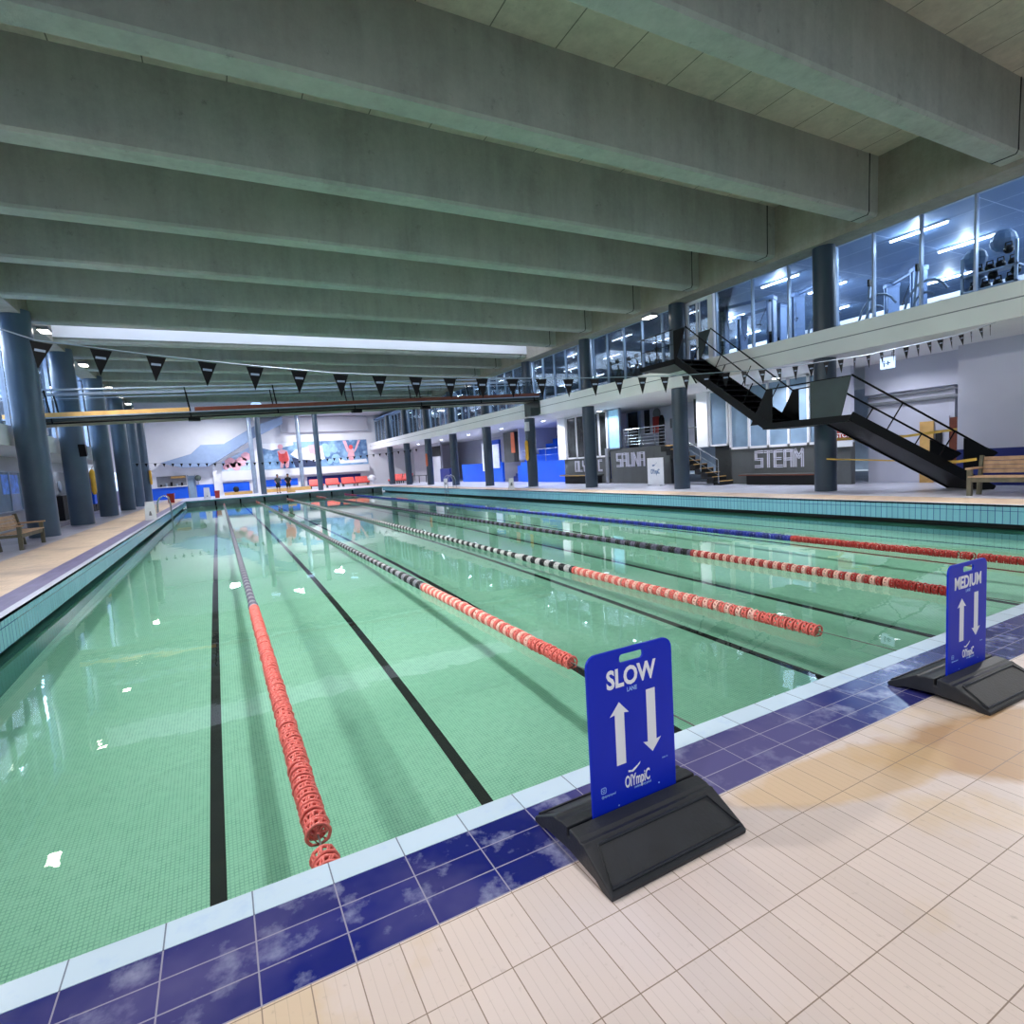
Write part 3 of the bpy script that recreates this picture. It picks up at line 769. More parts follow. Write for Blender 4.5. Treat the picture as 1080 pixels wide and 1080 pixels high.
# ------------------------------------------------------------------ benches
def bench(label, loc, rz, length, mat_, mat2, gp='wooden poolside benches'):
    t = thing('bench', label, 'bench', loc, rz, gp)
    h = length/2
    for sx in (-h, h):
        O('leg', MB().box(sx-.045,-.27,0,sx+.045,-.18,.62), mat2, t, local=True)
        O('leg', MB().bar((sx,.22,0),(sx,.27,.45),.09,.08,(1,0,0)).bar((sx,.27,.42),(sx,.36,.92),.09,.07,(1,0,0)), mat2, t, local=True)
        O('armrest', MB().box(sx-.055,-.32,.62,sx+.055,.30,.66), mat_, t, local=True)
        O('side_rail', MB().box(sx-.03,-.2,.34,sx+.03,.25,.42), mat2, t, local=True)
    O('front_rail', MB().box(-h,-.25,.32,h,-.21,.43), mat2, t, local=True)
    for i in range(5): O('seat_slat', MB().box(-h-.02,-.28+i*.105,.43,h+.02,-.19+i*.105,.46), mat_, t, local=True)
    for i in range(4):
        z = .55+i*.098; y = .285+(z-.45)*.19
        O('back_slat', MB().bar((-h,y,z),(h,y,z),.022,.088,(0,.19,1)), mat_, t, local=True)
    return t
bench('wooden slatted bench on the right deck beside the stair foot', (18.47, 3.46, 0), math.radians(-90), 1.95, mWood, mWoodG)
bench('grey weathered bench on the left deck in front of the first column', (-2.5, 17.6, 0), math.radians(90), 2.05, mWood, mWoodG)

# ------------------------------------------------------------------ pool ladders, floor signs, bins, boards
def ladder(label, x, y, s):
    t = thing('pool_ladder', label, 'ladder', (x, y, 0), group='steel pool ladders')
    for dy in (-.28, .28):
        pts = [(s*.55,dy,0)] + [(s*(.2-.35*math.cos(a))*1.0, dy, .55+.35*math.sin(a)) for a in [PI*k/8 for k in range(8, -1, -1)]][::-1]
        pts = [(s*.55,dy,0),(s*.52,dy,.55),(s*.40,dy,.80),(s*.18,dy,.90),(-s*.02,dy,.78),(-s*.08,dy,.4),(-s*.08,dy,-1.2)]
        O('side_rail', MB().tube(pts, .022, 8), mSteel, t, local=True, smooth=True)
    for z in (-.2,-.5,-.8,-1.1): O('rung', MB().box(-s*.12,-.28,z-.015,-s*.03,.28,z+.015), mSteel, t, local=True)
ladder('steel pool ladder on the left edge beyond the white floor sign', 0, 33.0, -1)
ladder('steel pool ladder on the right edge under the slate columns', W, 33.2, 1)
def aframe(label, x, y, rz, w=.32, h=.62, mm=mMuralWhite):
    t = thing('floor_sign', label, 'floor sign', (x, y, 0), rz, 'white folding floor signs')
    for s in (-1, 1):
        O('board', MB().add([(-w/2,s*.16,0),(w/2,s*.16,0),(w/2*.8,s*.01,h),(-w/2*.8,s*.01,h),(-w/2,s*.145,0),(w/2,s*.145,0),(w/2*.8,0,h),(-w/2*.8,0,h)],
          [(0,1,2,3),(7,6,5,4),(0,4,5,1),(1,5,6,2),(2,6,7,3),(3,7,4,0)]), mm, t, local=True)
    O('pictogram', MB().add([(-.05,-.128,.2),(.06,-.128,.2),(.03,-.09,.38),(-.02,-.09,.38)], [(0,1,2,3)]).xf(Matrix.Translation((0,-.008,0))), mGrey, t, local=True)
aframe('white folding floor sign on the left edge by the ladder', -.22, 26.0, 0, .42, .8)
aframe('white folding floor sign on the right edge before the blue seating front', 16.95, 24.9, -.5)
aframe('white folding floor sign on the right edge beside the ladder', 17.1, 35.2, -.4)
aframe('white folding floor sign beyond the far left corner of the pool', 1.55, 53.2, 0, .55, 1.0)
def info_board(label, x, y, z0, w, h):
    t = thing('name_board', label, 'board', (x, y, z0), 0)
    O('panel', MB().box(x-.02,y-w/2,z0,x+.02,y+w/2,z0+h), mMuralWhite, t)
    O('name_logo', face_mx(text_mb('OlYmpiC', .30, .008, .002, sx=.5), x-.024, y, z0+h*.42), mBlueInk, t)
    m = MB().prism([(y+.18,z0+h*.70),(y+.08,z0+h*.69),(y-.10,z0+h*.80),(y-.14,z0+h*.84),(y-.02,z0+h*.76),(y+.16,z0+h*.74)], x-.026, x-.022, 'x')
    O('swimmer_mark', m, mBlueInk, t)
    for dy in (-w*.4, w*.4): O('foot', MB().box(x-.12,y+dy-.02,0,x+.12,y+dy+.02,.03), mGrey, t)
mBlueInk = M('slate_blue_print', (70,110,160), .5)
mBlueInk_=0
info_board('white upright board with a blue name logo in front of the dark sauna wall', 20.3, 17.15, .02, 1.0, 1.25)
def bin_(label, x, y, w=.42, h=.66, mm=None):
    t = thing('bin', label, 'bin', (x, y, 0), 0, 'red bins at the far end')
    O('body', MB().add([(-w*.42,-w*.42,0),(w*.42,-w*.42,0),(w*.42,w*.42,0),(-w*.42,w*.42,0),(-w/2,-w/2,h),(w/2,-w/2,h),(w/2,w/2,h),(-w/2,w/2,h)], [(0,3,2,1),(4,5,6,7),(0,1,5,4),(1,2,6,5),(2,3,7,6),(3,0,4,7)]), mRedBox, t, local=True)
    O('rim', MB().box(-w*.54,-w*.54,h-.05,w*.54,w*.54,h), mRedBox, t, local=True)
bin_('red bin at the far end next to the white floor sign', 2.35, 53.9)
bin_('red bin on the left deck by the far pool corner', -.95, 49.3, .5, .75)

# ================================================================== right side below the gallery
XF = 21.5
def blockword(word, x, y0, z0, h, wl, gap, mat_, parent):
    # letters drawn as double strokes, running towards -y
    G = {'S': [[(1,1),(0,1),(0,.5),(1,.5),(1,0),(0,0)]], 'A': [[(0,0),(0,1),(1,1),(1,0)],[(0,.45),(1,.45)]], 'U': [[(0,1),(0,0),(1,0),(1,1)]], 'N': [[(0,0),(0,1)],[(0,1),(1,0)],[(1,0),(1,1)]],
         'T': [[(0,1),(1,1)],[(.5,1),(.5,0)]], 'E': [[(1,1),(0,1),(0,0),(1,0)],[(0,.5),(.8,.5)]], 'M': [[(0,0),(0,1),(.5,.55),(1,1),(1,0)]], 'O': [[(0,0),(0,1),(1,1),(1,0),(0,0)]],
         'L': [[(0,1),(0,0),(1,0)]], 'Y': [[(0,1),(0,.55),(.5,.45)],[(1,1),(1,.55),(.5,.45)],[(.5,.45),(.5,0)]], 'P': [[(0,0),(0,1),(1,1),(1,.5),(0,.5)]], 'I': [[(.5,0),(.5,1)]], 'C': [[(1,1),(0,1),(0,0),(1,0)]]}
    for i, ch in enumerate(word):
        m = MB(); oy = y0 - i*(wl+gap)
        for line in G[ch]:
            for (a, b), (c, d) in zip(line, line[1:]):
                A = Vector((x, oy-a*wl, z0+b*h)); B = Vector((x, oy-c*wl, z0+d*h)); dv = (B-A).normalized(); n = Vector((1,0,0)).cross(dv)*.035
                for s in (-1, 1): m.bar(A+n*s-dv*.05, B+n*s+dv*.05, .035, .02, (1,0,0))
        O('letter', m, mat_, parent, label='pale double-stroke letter '+ch)
mLet = M('pale_letter_paint', (206,206,222), .6, var=.04)
ow = thing('wall_name_panel', 'low slate wall lettered OLYMPIC under the dark windows', 'wall', (XF+.1, 24.2, 0), kind='structure')
O('wall_face', MB().box(XF,22.2,0,XF+.25,26.3,1.44), mSlate, ow)
blockword('OLYMPIC', XF-.012, 25.15, .72, .55, .26, .115, mLet, ow)
t = thing('wall_bench', 'long slate wall bench with a timber edge under the OLYMPIC letters', 'bench', (XF-.25, 24.3, 0))
O('seat', MB().box(XF-.5,22.5,.45,XF,26.15,.53), mSlate, t); O('front_edge', MB().box(XF-.53,22.5,.45,XF-.5,26.15,.49), mTan, t); O('plinth', MB().box(XF-.30,22.7,0,XF,25.9,.45), mDark, t)
st('pipe_column', MB().cyl(XF-.12, 21.98, 0, 1.9, .11, 14), mGrey, 'grey standpipe between the two slate walls', 'pipe', smooth=True)
sw = thing('wall_sauna', 'slate wall lettered SAUNA below the railed terrace', 'wall', (XF+.1, 19.6, 0), kind='structure')
O('wall_face', MB().box(XF,17.4,0,XF+.25,21.85,1.84), mSlate, sw)
blockword('SAUNA', XF-.012, 21.30, .92, .62, .30, .15, mLet, sw)
te = thing('wall_steam', 'slate wall lettered STEAM under the pale windows', 'wall', (XF+.1, 11.6, 0), kind='structure')
O('wall_face', MB().box(XF,9.1,0,XF+.25,13.7,1.42), mSlate, te)
O('return_wall', MB().box(XF,13.7,0,XF+.9,13.95,1.42).box(XF+.7,13.95,0,XF+.9,15.4,1.72), mSlate, te)
blockword('STEAM', XF-.012, 12.78, .69, .57, .28, .14, mLet, te)
t = thing('wall_bench', 'long slate wall bench with a timber edge under the STEAM letters', 'bench', (XF-.25, 11.6, 0))
O('seat', MB().box(XF-.5,9.9,.36,XF,13.2,.42), mSlate, t); O('front_edge', MB().box(XF-.53,9.9,.36,XF-.5,13.2,.40), mBrown, t); O('plinth', MB().box(XF-.3,10.0,0,XF,13.0,.36), mDark, t)
# windows
def window(n, label, y0, y1, z0, z1, muls, mg, x=XF, fr=.09, transom=None, mf=None):
    mf = mf or mWhite
    t = thing('window_%d' % n, label, 'window', (x, (y0+y1)/2, z0), kind='structure')
    m = MB(); m.box(x-.05,y0,z0,x+.08,y1,z0+fr).box(x-.05,y0,z1-fr,x+.08,y1,z1)
    O('window_frame', m, mf, t)
    for y in [y0+fr/2, y1-fr/2]+list(muls): O('mullion', MB().box(x-.05,y-fr/2,z0,x+.08,y+fr/2,z1), mf, t)
    if transom: O('transom', MB().box(x-.045,y0,transom,x+.07,y1,transom+.07), mf, t)
    O('pane', MB().box(x+.02,y0,z0,x+.03,y1,z1), mg, t)
    return t
window(1, 'tall dark windows above the OLYMPIC wall', 22.0, 25.95, 1.44, 3.95, (24.9,23.7,22.75), mGlassDark)
st('pillar_white', MB().box(XF-.1,25.95,1.44,XF+.4,26.75,3.95), mWhite, 'square white pillar between the blue seating and the dark windows', 'pillar')
window(2, 'frosted glowing blue pane beside the railed terrace', 20.95, 21.95, 1.84, 3.95, (), mFrost, fr=.06, mf=mSilver)
window(3, 'five pale blue panes above the STEAM wall', 10.2, 14.0, 1.42, 3.95, (13.06,12.2,11.34,10.57), mGlassPale)
t = window(4, 'single pale pane in a white frame left of the STEAM windows', 14.05, 15.05, 1.6, 3.95, (), mGlassPale, fr=.08)
st('pillar_white', MB().box(XF-.12,15.05,1.6,XF+.25,15.65,3.95), mWhite, 'white upright left of the single pale pane', 'pillar')
st('wall_column_back', MB().box(XF,9.1,1.42,XF+.2,10.2,3.95), mWallL, 'pale wall strip right of the STEAM windows behind the column', 'wall')
# terrace behind the sauna wall
st('floor_terrace', MB().box(XF+.25,13.95,1.72,27,26.3,1.80), mGrey, 'raised terrace floor behind the sauna wall', 'floor')
st('wall_terrace_back', MB().box(24.2,13.95,1.8,24.4,26.3,3.95), mWallL, 'lilac back wall of the raised terrace', 'wall')
t = thing('door_1', 'dark doorway at the back of the terrace', 'door', (24.15, 23.0, 1.8), kind='structure')
O('door_leaf', MB().box(24.12,22.5,1.8,24.2,23.4,3.9), mGlassDark, t); O('door_frame', MB().box(24.08,23.4,1.8,24.2,23.5,3.9).box(24.08,22.4,1.8,24.2,22.5,3.9), mSilver, t)
single('poster', MB().box(24.15,21.65,2.6,24.195,22.05,3.9), mDark, 'tall dark poster on the terrace back wall', 'poster')
t = thing('red_cabinet', 'red fire hose cabinet on the terrace back wall', 'cabinet', (24.05, 21.0, 2.55))
O('body', MB().box(23.98,20.8,2.55,24.2,21.2,3.45), mRedBox, t); O('door', MB().box(23.95,20.83,2.58,23.98,21.17,3.42), mRedBox, t)
m = MB(); m.tube([(24.0,20.7,2.0),(23.9,20.5,2.5),(24.0,20.3,3.3),(24.05,20.6,3.6)], .07, 6)
single('coat', MB().prism([(20.42,1.9),(20.78,1.9),(20.72,3.3),(20.6,3.5),(20.5,3.3)], 23.98, 24.16, 'x'), mDark, 'dark coat hanging beside the red cabinet on the terrace', 'coat')
single('fan', MB().lathe([(.26,-.03),(.30,0),(.26,.03)], (24.1,21.0,3.62), 'x', 18), mGrey, 'round grey wall fan above the red cabinet', 'fan')
single('notice', MB().box(24.17,19.7,2.75,24.195,20.1,3.25), mGrey, 'grey notice sheet on the terrace back wall', 'notice')
def railing(label, pts, h, n, mm=mSteel, cables=0):
    cx, cy, cz = pts[0]; t = thing('railing', label, 'railing', pts[0])
    O('handrail', MB().tube([(x,y,z+h) for x,y,z in pts], .026, 8), mm, t)
    for a, b in zip(pts, pts[1:]):
        A, B = Vector(a), Vector(b)
        k = max(1, int((B-A).length/n))
        for i in range(k+1):
            p = A+(B-A)*i/k; O('post', MB().tube([p, p+Vector((0,0,h))], .02, 6), mm, t)
        for c in range(cables): O('rail_bar', MB().tube([A+Vector((0,0,h*(c+1)/(cables+1))), B+Vector((0,0,h*(c+1)/(cables+1)))], .009, 5), mm, t)
    return t
railing('steel railing with bars on top of the SAUNA wall', [(XF+.05,20.75,1.84),(XF+.05,18.45,1.84),(XF+.05,17.75,1.84)], .93, 1.15, cables=5)
railing('grey railing in front of the dark doors behind the small stair', [(22.3,17.2,1.8),(22.3,15.7,1.8)], .75, .75, mGrey)
# small stair
t = thing('stair', 'short dark stair with tan nosings right of the slate column', 'stair', (21.2, 15.0, 0))
for i in range(10):
    y = 13.9+i*.33
    O('step', MB().box(20.75,y,0 if i < 1 else .18*i-.1,21.49,y+.36,.18*(i+1)-.02), mDark, t)
    O('nosing', MB().box(20.73,y-.01,.18*(i+1)-.03,21.49,y+.07,.18*(i+1)), mTan, t)
railing('steel handrail on the pool side of the short stair', [(20.72,13.95,.1),(20.72,15.8,1.05)], .95, .9, cables=2)
t = thing('door_2', 'pair of dark doors behind the short stair', 'door', (23.2, 16.3, 1.8), kind='structure')
st('wall_lobby', MB().box(23.3,15.4,1.8,23.4,17.6,3.95), mGlassDark, 'dark lilac glazed wall behind the short stair', 'wall')
O('door_leaf', MB().box(23.2,15.5,1.8,23.28,16.2,3.8), mDark, t); O('door_leaf', MB().box(23.2,16.3,1.8,23.28,17.1,3.8), mGlassDark, t)
# recess at the right
st('wall_recess', MB().box(22.5,6.75,0,22.7,9.1,3.95), mWallL, 'lilac service wall behind the lower stair flight', 'wall')
st('wall_recess_back', MB().box(23.2,5,0,23.4,6.75,3.95).box(22.5,6.6,0,23.3,6.75,3.95), mWallL, 'lilac wall set back behind the red brown door', 'wall')
st('wall_recess_bulkhead', MB().box(22.3,5,2.95,22.5,9.1,3.95), mWallL, 'boxed bulkhead under the gallery over the pipes', 'wall')
st('wall_right_block', MB().box(21.5,-5,0,22.2,6.1,3.95), mWallL, 'large smooth lilac wall block behind the right bench', 'wall')
st('trim_blue_band', MB().box(21.47,-5,.0,21.5,6.1,1.02), mNavy, 'navy blue band along the foot of the lilac wall block', 'wall band')
for z, l, r in ((2.85,'upper thin pipe along the lilac service wall',.03),(2.62,'lower dark pipe with a joint along the lilac service wall',.06)):
    single('pipe', MB().tube([(22.4,9.05,z),(22.4,6.3,z)], r, 8), mGrey, l, 'pipe')
single('timber_board', MB().box(22.42,7.12,.0,22.47,7.5,1.92), mTan, 'tan timber board leaning flat against the lilac service wall', 'board')
single('cabinet_strip', MB().box(22.42,6.92,.7,22.49,7.07,1.62), mDark, 'narrow black electrical strip between the tan board and the red brown door', 'cabinet')
t = thing('door_3', 'red brown door at the back of the lilac recess', 'door', (22.75, 6.55, 0), kind='structure')
O('door_leaf', MB().box(22.42,6.42,0,22.46,6.70,1.98), mBrown, t); O('door_frame', MB().box(22.40,6.36,0,22.46,6.42,2.04).box(22.40,6.70,0,22.46,6.75,2.04), mWallL, t)
t = thing('warning_sign', 'red and white STOP notice hanging behind the slate column', 'sign', (21.45, 9.3, 1.3))
O('board', MB().box(21.44,9.02,1.28,21.48,9.62,1.93), mMuralWhite, t)
O('red_field', MB().box(21.43,9.06,1.50,21.44,9.58,1.90), mRedBox, t)
O('lettering', face_mx(text_mb('STOP', .21, .004, .002), 21.427, 9.32, 1.60), mPrint, t)
t = thing('lit_sign', 'small lit white sign with a blue symbol under the gallery', 'sign', (20.2, 7.25, 3.5))
O('case', MB().box(20.17,7.08,3.5,20.23,7.46,3.82), mScreen, t); O('symbol', face_mx(text_mb('i+', .26, .004, .002), 20.165, 7.27, 3.56), mBlueInk, t)
for y in (7.15, 7.4): O('hanger', MB().tube([(20.2,y,3.82),(20.2,y,3.95)], .01, 5), mGrey, t)
# downlights under the gallery
ux = [(20.6,15.9,'right of the column by the sauna'),(20.6,11.2,'over the STEAM wall'),(20.7,21.6,'over the sauna wall'),(20.5,26.9,'beside the square white pillar'),(20.5,32.5,'over the blue seating steps'),(20.5,38.2,'over the far blue wall'),(20.5,44.2,'near the far end of the gallery'),(20.5,50.5,'closest to the far wall under the gallery'),(20.9,7.6,'added to brighten the pipe recess')]  # last one is an added lamp that brightens the recess
for x, y, l in ux:
    t = thing('downlight', 'round white downlight under the gallery, '+l, 'lamp', (x, y, 3.86), group='downlights under the gallery')
    O('rim', MB().lathe([(.16,3.95),(.16,3.88),(.13,3.86)], (x,y,0), 'z', 16), mWhite, t); O('lamp_face', MB().lathe([(.12,3.86),(.10,3.845)], (x,y,0), 'z', 16), mSpot, t)
    area('under_light', (x, y, 3.82), .5, (150 if y > 24 else 85) if y > 8 else 45, (.86,.90,1), spread=2.6)

# ------------------------------------------------------------------ blue seating steps
t = thing('seating_steps', 'tall blue tiered seating steps with a blue front wall', 'seating', (24.5, 30.5, 0))
O('front_wall', MB().box(22.4,26.8,0,22.6,33.4,1.42), mBlue, t)
for i in range(7): O('tier', MB().box(22.6+.65*i,26.8,0,22.6+.65*(i+1),34.3-.0*i,1.2+.38*i), mBlue if i % 2 else mBlue, t)
for i in range(6): O('step', MB().box(22.7+.22*i,34.4,0,23.0+.22*i+.3,35.6,.2*(i+1)), mNavy, t)
railing('pale railing along the top of the blue front wall', [(22.5,33.2,1.42),(22.5,26.9,1.42)], .85, 1.5, mSilver, cables=1)
single('rope_bundle', MB().box(22.42,27.75,1.3,22.5,27.95,2.6), M('lime_rope', (170,210,120), .6), 'lime green strap hanging on the railing of the blue seating', 'strap')
st('wall_seating_back', MB().box(27.4,26.5,0,27.6,33.6,3.95), mDark, 'black wall above the blue seating steps', 'wall')
st('wall_white_return', MB().box(22.9,34.35,1.6,27.5,34.5,3.95).box(26.2,34.5,0,26.4,62,3.95), mWallL, 'white wall behind the blue screens under the gallery', 'wall')
st('wall_blue_low', MB().box(22.5,36.6,0,22.7,44.6,1.55), mBlue, 'long low blue wall beyond the seating steps', 'wall')
single('notice_board', MB().box(22.42,38.2,.9,22.48,40.0,3.2), mMuralWhite, 'tall white notice board on the low blue wall', 'board')
single('notice_board', MB().box(22.42,36.9,1.1,22.48,38.0,3.0), M('board_lilac', (196,204,235), .5), 'pale lilac notice board right of the tall white one', 'board')
single('trophy_cabinet', MB().box(22.75,35.0,1.5,23.2,36.6,3.8), mSlate, 'tall dark display cabinet left of the blue steps', 'cabinet')
single('orange_banner', MB().box(22.7,34.75,2.2,22.74,35.3,3.75), mOrange, 'orange banner beside the dark display cabinet', 'banner')
st('partition_blue', MB().box(23.0,38.0,0,23.2,40.5,3.4), mBlue, 'tall blue partition behind the white notice board', 'partition')
st('wall_kiosk', MB().box(22.6,50.2,0,22.8,58.5,3.95), mSoffit, 'grey kiosk wall at the far end under the gallery', 'wall')
single('kiosk_sign', MB().box(22.5,50.0,2.6,22.58,53.0,3.6), mDark, 'black menu sign on the grey kiosk wall', 'sign')
single('kiosk_counter', MB().box(22.2,47.0,0,22.8,49.5,1.3), mNavy, 'navy counter beside the grey kiosk wall', 'counter')
def rescue_tube(label, x, y, z0, z1, mm=None):
    mm = mm or mYel; t = thing('rescue_tube', label, 'rescue tube', (x, y, z0), group='rescue tubes on the columns')
    O('foam', MB().tube([(x,y,z0),(x,y,z0+.15),(x,y,z1-.1),(x,y,z1)], [.05,.10,.10,.05], 10), mm, t, smooth=True)
    O('hook', MB().tube([(x,y,z1),(x+.03,y,z1+.12),(x+.1,y,z1+.14)], .012, 5), mSteel, t)
mYel = M('rescue_yellow', (236,180,60), .5)
rescue_tube('yellow rescue tube on the slate column in front of the blue seating', 18.56, 25.75, 1.53, 2.68)
rescue_tube('yellow rescue tube on the left side between the second and third columns', -2.35, 27.6, 1.25, 2.35)
rescue_tube('yellow rescue tube on the far left corner column', -2.38, 51.7, 1.55, 2.75)
rescue_tube('orange rescue tube on the fourth slate column from the far wall', 18.57, 43.0, 1.6, 2.7, mOrange)
single('loudspeaker', MB().box(18.3,25.2,3.2,18.5,25.45,3.7), mWhite, 'small pale loudspeaker on the gallery edge by the bridge', 'loudspeaker')

# ================================================================== upstairs gym
ycol = [2.5,8.35,14.2,20.2,25.9,31.7,37.7,43.4,49.4,55.2,62.0]
wn = 10
where = ['above the right bench','above the STEAM wall','over the upper stair landing','above the OLYMPIC wall','above the blue seating','beyond the bridge end','above the low blue wall','above the kiosk counter','above the grey kiosk','nearest the far wall']
for (a, b), l in zip(zip(ycol, ycol[1:]), where):
    mul = [a+(b-a)*k/5 for k in range(1, 5)]
    if l == 'above the STEAM wall': mul = [9.75,11.1]; b = 12.75
    window(wn, 'tall gym glazing '+l, a+.1, b-.1, 4.72, 7.2, mul, mGlass, x=19.34, fr=.045, mf=mSilver); wn += 1
t = thing('door_4', 'white framed glass double door at the top of the black stair', 'door', (19.34, 13.45, 4.72), kind='structure')
O('door_frame', MB().box(19.25,12.75,4.72,19.42,12.95,7.2).box(19.25,14.0,4.72,19.42,14.1,7.2).box(19.25,12.9,7.05,19.42,14.05,7.2), mWhite, t)
O('door_frame', MB().box(19.27,12.95,5.75,19.38,14.0,5.87), mWhite, t)
for y0 in (12.95, 13.52): O('door_leaf', MB().box(19.30,y0,4.74,19.36,y0+.06,7.05).box(19.30,y0+.44,4.74,19.36,y0+.48,7.05), mWhite, t)
O('pane', MB().box(19.33,12.95,4.74,19.335,14.0,7.05), mGlass, t)
TB = []
for y in (3.0,6.85,11.2,15.6,19.8,24.0,28.2,32.4,36.6,40.8,45.0,49.5,54.0):
    for x in (20.9,23.6,27.4):
        yy = y + (2.15 if x == 27.4 else 0); TB.append((x, yy))
def tubelamp():
    t = thing('tube_lamp', 'white fluorescent tube lamp on the blue gym ceiling', 'lamp', (0,0,0), group='tube lamps on the gym ceiling')
    O('housing', MB().box(-.06,-.75,-.05,.06,.75,0), mWhite, t, local=True); O('tube', MB().tube([(0,-.72,-.075),(0,.72,-.075)], .028, 8), mTube, t, local=True)
    return t
tl = tubelamp()
for i, (x, y) in enumerate(TB):
    o = tl if i == 0 else dup(tl, (0,0,0)); o.location = (x, y, 7.32)
for i, y in enumerate((3,10,17,24,31,38,46,54)):
    area('gym_light', (24, y, 7.0), 5, 420, (.66,.80,1), sy=5)
for x, y in TB:
    if y < 56:
        l = bpy.data.lights.new('tube_glow', 'POINT'); l.energy = 75; l.shadow_soft_size = .06; l.color = (.72,.84,1)
        o = bpy.data.objects.new('tube_glow', l); COL.objects.link(o); o.location = (x, y, 7.12)
st('wall_gym_low', MB().box(26.2,-6,4.72,26.35,62,6.45), mWhite, 'low white wall inside the gym below the ceiling lamps', 'wall')
for y in (-3,0,3,6,9,12,15,18,21,24,27,30,33): pass
# cable machine
def cable_machine():
    t = thing('cable_machine', '', 'gym machine', (0,0,0), group='cable machines behind the gym glass')
    for x in (-.9,.9):
        O('weight_tower', MB().box(x-.12,-.2,0,x-.06,.2,2.2).box(x+.06,-.2,0,x+.12,.2,2.2).box(x-.14,-.22,2.15,x+.14,.22,2.3), mGymSteel, t, local=True)
        O('weight_stack', MB().box(x-.055,-.14,.1,x+.055,.14,1.0), mBlackPl, t, local=True)
        O('guide_rod', MB().tube([(x,0,.1),(x,0,2.2)], .015, 6), mSteel, t, local=True)
        O('foot', MB().box(x-.15,-.6,0,x+.15,.6,.06), mBlackPl, t, local=True)
        O('cable', MB().tube([(x,.1,2.2),(x*.6,.3,1.3)], .01, 4), mBlackPl, t, local=True)
        O('handle', MB().tube([(x*.6-.08,.3,1.3),(x*.6+.08,.3,1.3),(x*.6,.3,1.18),(x*.6-.08,.3,1.3)], .014, 5), mBlackPl, t, local=True)
    O('cross_beam', MB().box(-1.0,-.05,2.2,1.0,.05,2.32), mGymSteel, t, local=True)
    return t
cmach = cable_machine(); cmach.location = (21.9,10.6,4.74); cmach.rotation_euler = (0,0,1.2); cmach['label'] = 'silver cable machine right of the gym door, nearest the glass'
for (x, y, r, l) in ((23.0,13.6,1.6,'silver cable machine just behind the nearest one by the gym door'),(21.3,12.9,1.9,'silver cable machine pressed close to the glass beside the gym door'),(24.3,8.9,.9,'silver cable machine deep in the gym by the slate column'),(22.2,47.5,1.5,'silver cable machine seen beyond the footbridge'),(22.2,42.3,1.2,'silver cable machine behind the glass past the footbridge end'),(22.5,36.0,1.6,'silver cable machine behind the glass above the blue wall')):
    dup(cmach, (x,y,4.74), r, l)
# exercise bikes
def bike():
    t = thing('exercise_bike', '', 'exercise bike', (0,0,0), group='exercise bikes behind the gym glass')
    O('base', MB().box(-.5,-.25,0,-.42,.25,.06).box(.45,-.25,0,.53,.25,.06).box(-.45,-.03,.03,.48,.03,.08), mBlackPl, t, local=True)
    O('flywheel', MB().lathe([(.03,-.03),(.24,-.025),(.24,.025),(.03,.03)], (.32,0,.32), 'y', 18), mBlackPl, t, local=True)
    O('frame', MB().bar((-.3,0,.08),(.05,0,.45),.06,.08).bar((.05,0,.45),(.42,0,.1),.06,.08).bar((.05,0,.4),(-.22,0,.85),.05,.06).bar((.1,0,.4),(.38,0,1.0),.05,.06), mBlackPl, t, local=True)
    O('saddle', MB().prism([(-.36,-.09),(-.12,-.03),(-.10,.03),(-.36,.09)], .86, .93, 'z'), mBlackPl, t, local=True)
    O('handlebar', MB().tube([(.36,-.2,1.12),(.5,-.2,1.1),(.42,0,1.03),(.5,.2,1.1),(.36,.2,1.12)], .018, 6), mBlackPl, t, local=True)
    O('console', MB().box(.40,-.09,1.08,.44,.09,1.24), mBlackPl, t, local=True)
    O('crank', MB().bar((.05,-.12,.42),(.05,.12,.42),.02,.02).bar((.05,.12,.42),(.14,.12,.28),.02,.03).bar((.05,-.12,.42),(-.04,-.12,.56),.02,.03), mSteel, t, local=True)
    return t
bk = bike(); bl = ['first from the stair landing','second from the stair landing','third from the stair landing','fourth from the stair landing','fifth from the stair landing','sixth from the stair landing','seventh from the stair landing','last before the column over the name wall']
for i in range(8):
    o = bk if i == 0 else dup(bk, (0,0,0)); o.location = (20.15+.12*(i % 2), 15.0+.66*i, 4.74); o.rotation_euler = (0,0,PI+.25); o['label'] = 'black exercise bike behind the gym glass, '+bl[i]
# striders seen right of the slate column
def strider():
    t = thing('cross_trainer', '', 'gym machine', (0,0,0), group='cross trainers behind the gym glass')
    O('arc_rail', MB().tube([(.6*math.cos(a), .0, .2+.9*math.sin(a)) for a in [PI*k/10 for k in range(0, 9)]], .035, 8), mSilver, t, local=True)
    O('arc_rail', MB().tube([(.35*math.cos(a), .12, .15+.6*math.sin(a)) for a in [PI*k/10 for k in range(0, 8)]], .03, 8), mSilver, t, local=True)
    O('mast', MB().bar((.35,0,0),(.25,0,1.45),.07,.07), mSilver, t, local=True); O('base', MB().box(-.6,-.3,0,.6,.3,.1), mBlackPl, t, local=True)
    O('console', MB().box(.2,-.12,1.4,.26,.12,1.6), mBlackPl, t, local=True)
    O('flywheel', MB().lathe([(.03,-.05),(.2,-.05),(.2,.05),(.03,.05)], (-.35,0,.25), 'y', 16), mBlackPl, t, local=True)
    return t
so = strider(); so.location = (20.9,7.9,4.74); so.rotation_euler = (0,0,PI/2); so['label'] = 'curved silver cross trainer right of the slate column in the gym'
for x, y, l in ((20.8,6.55,'curved silver cross trainer nearer the kettlebell rack in the gym'),(20.5,9.3,'curved silver cross trainer left of the slate column in the gym')): dup(so, (x,y,4.74), PI/2, l)
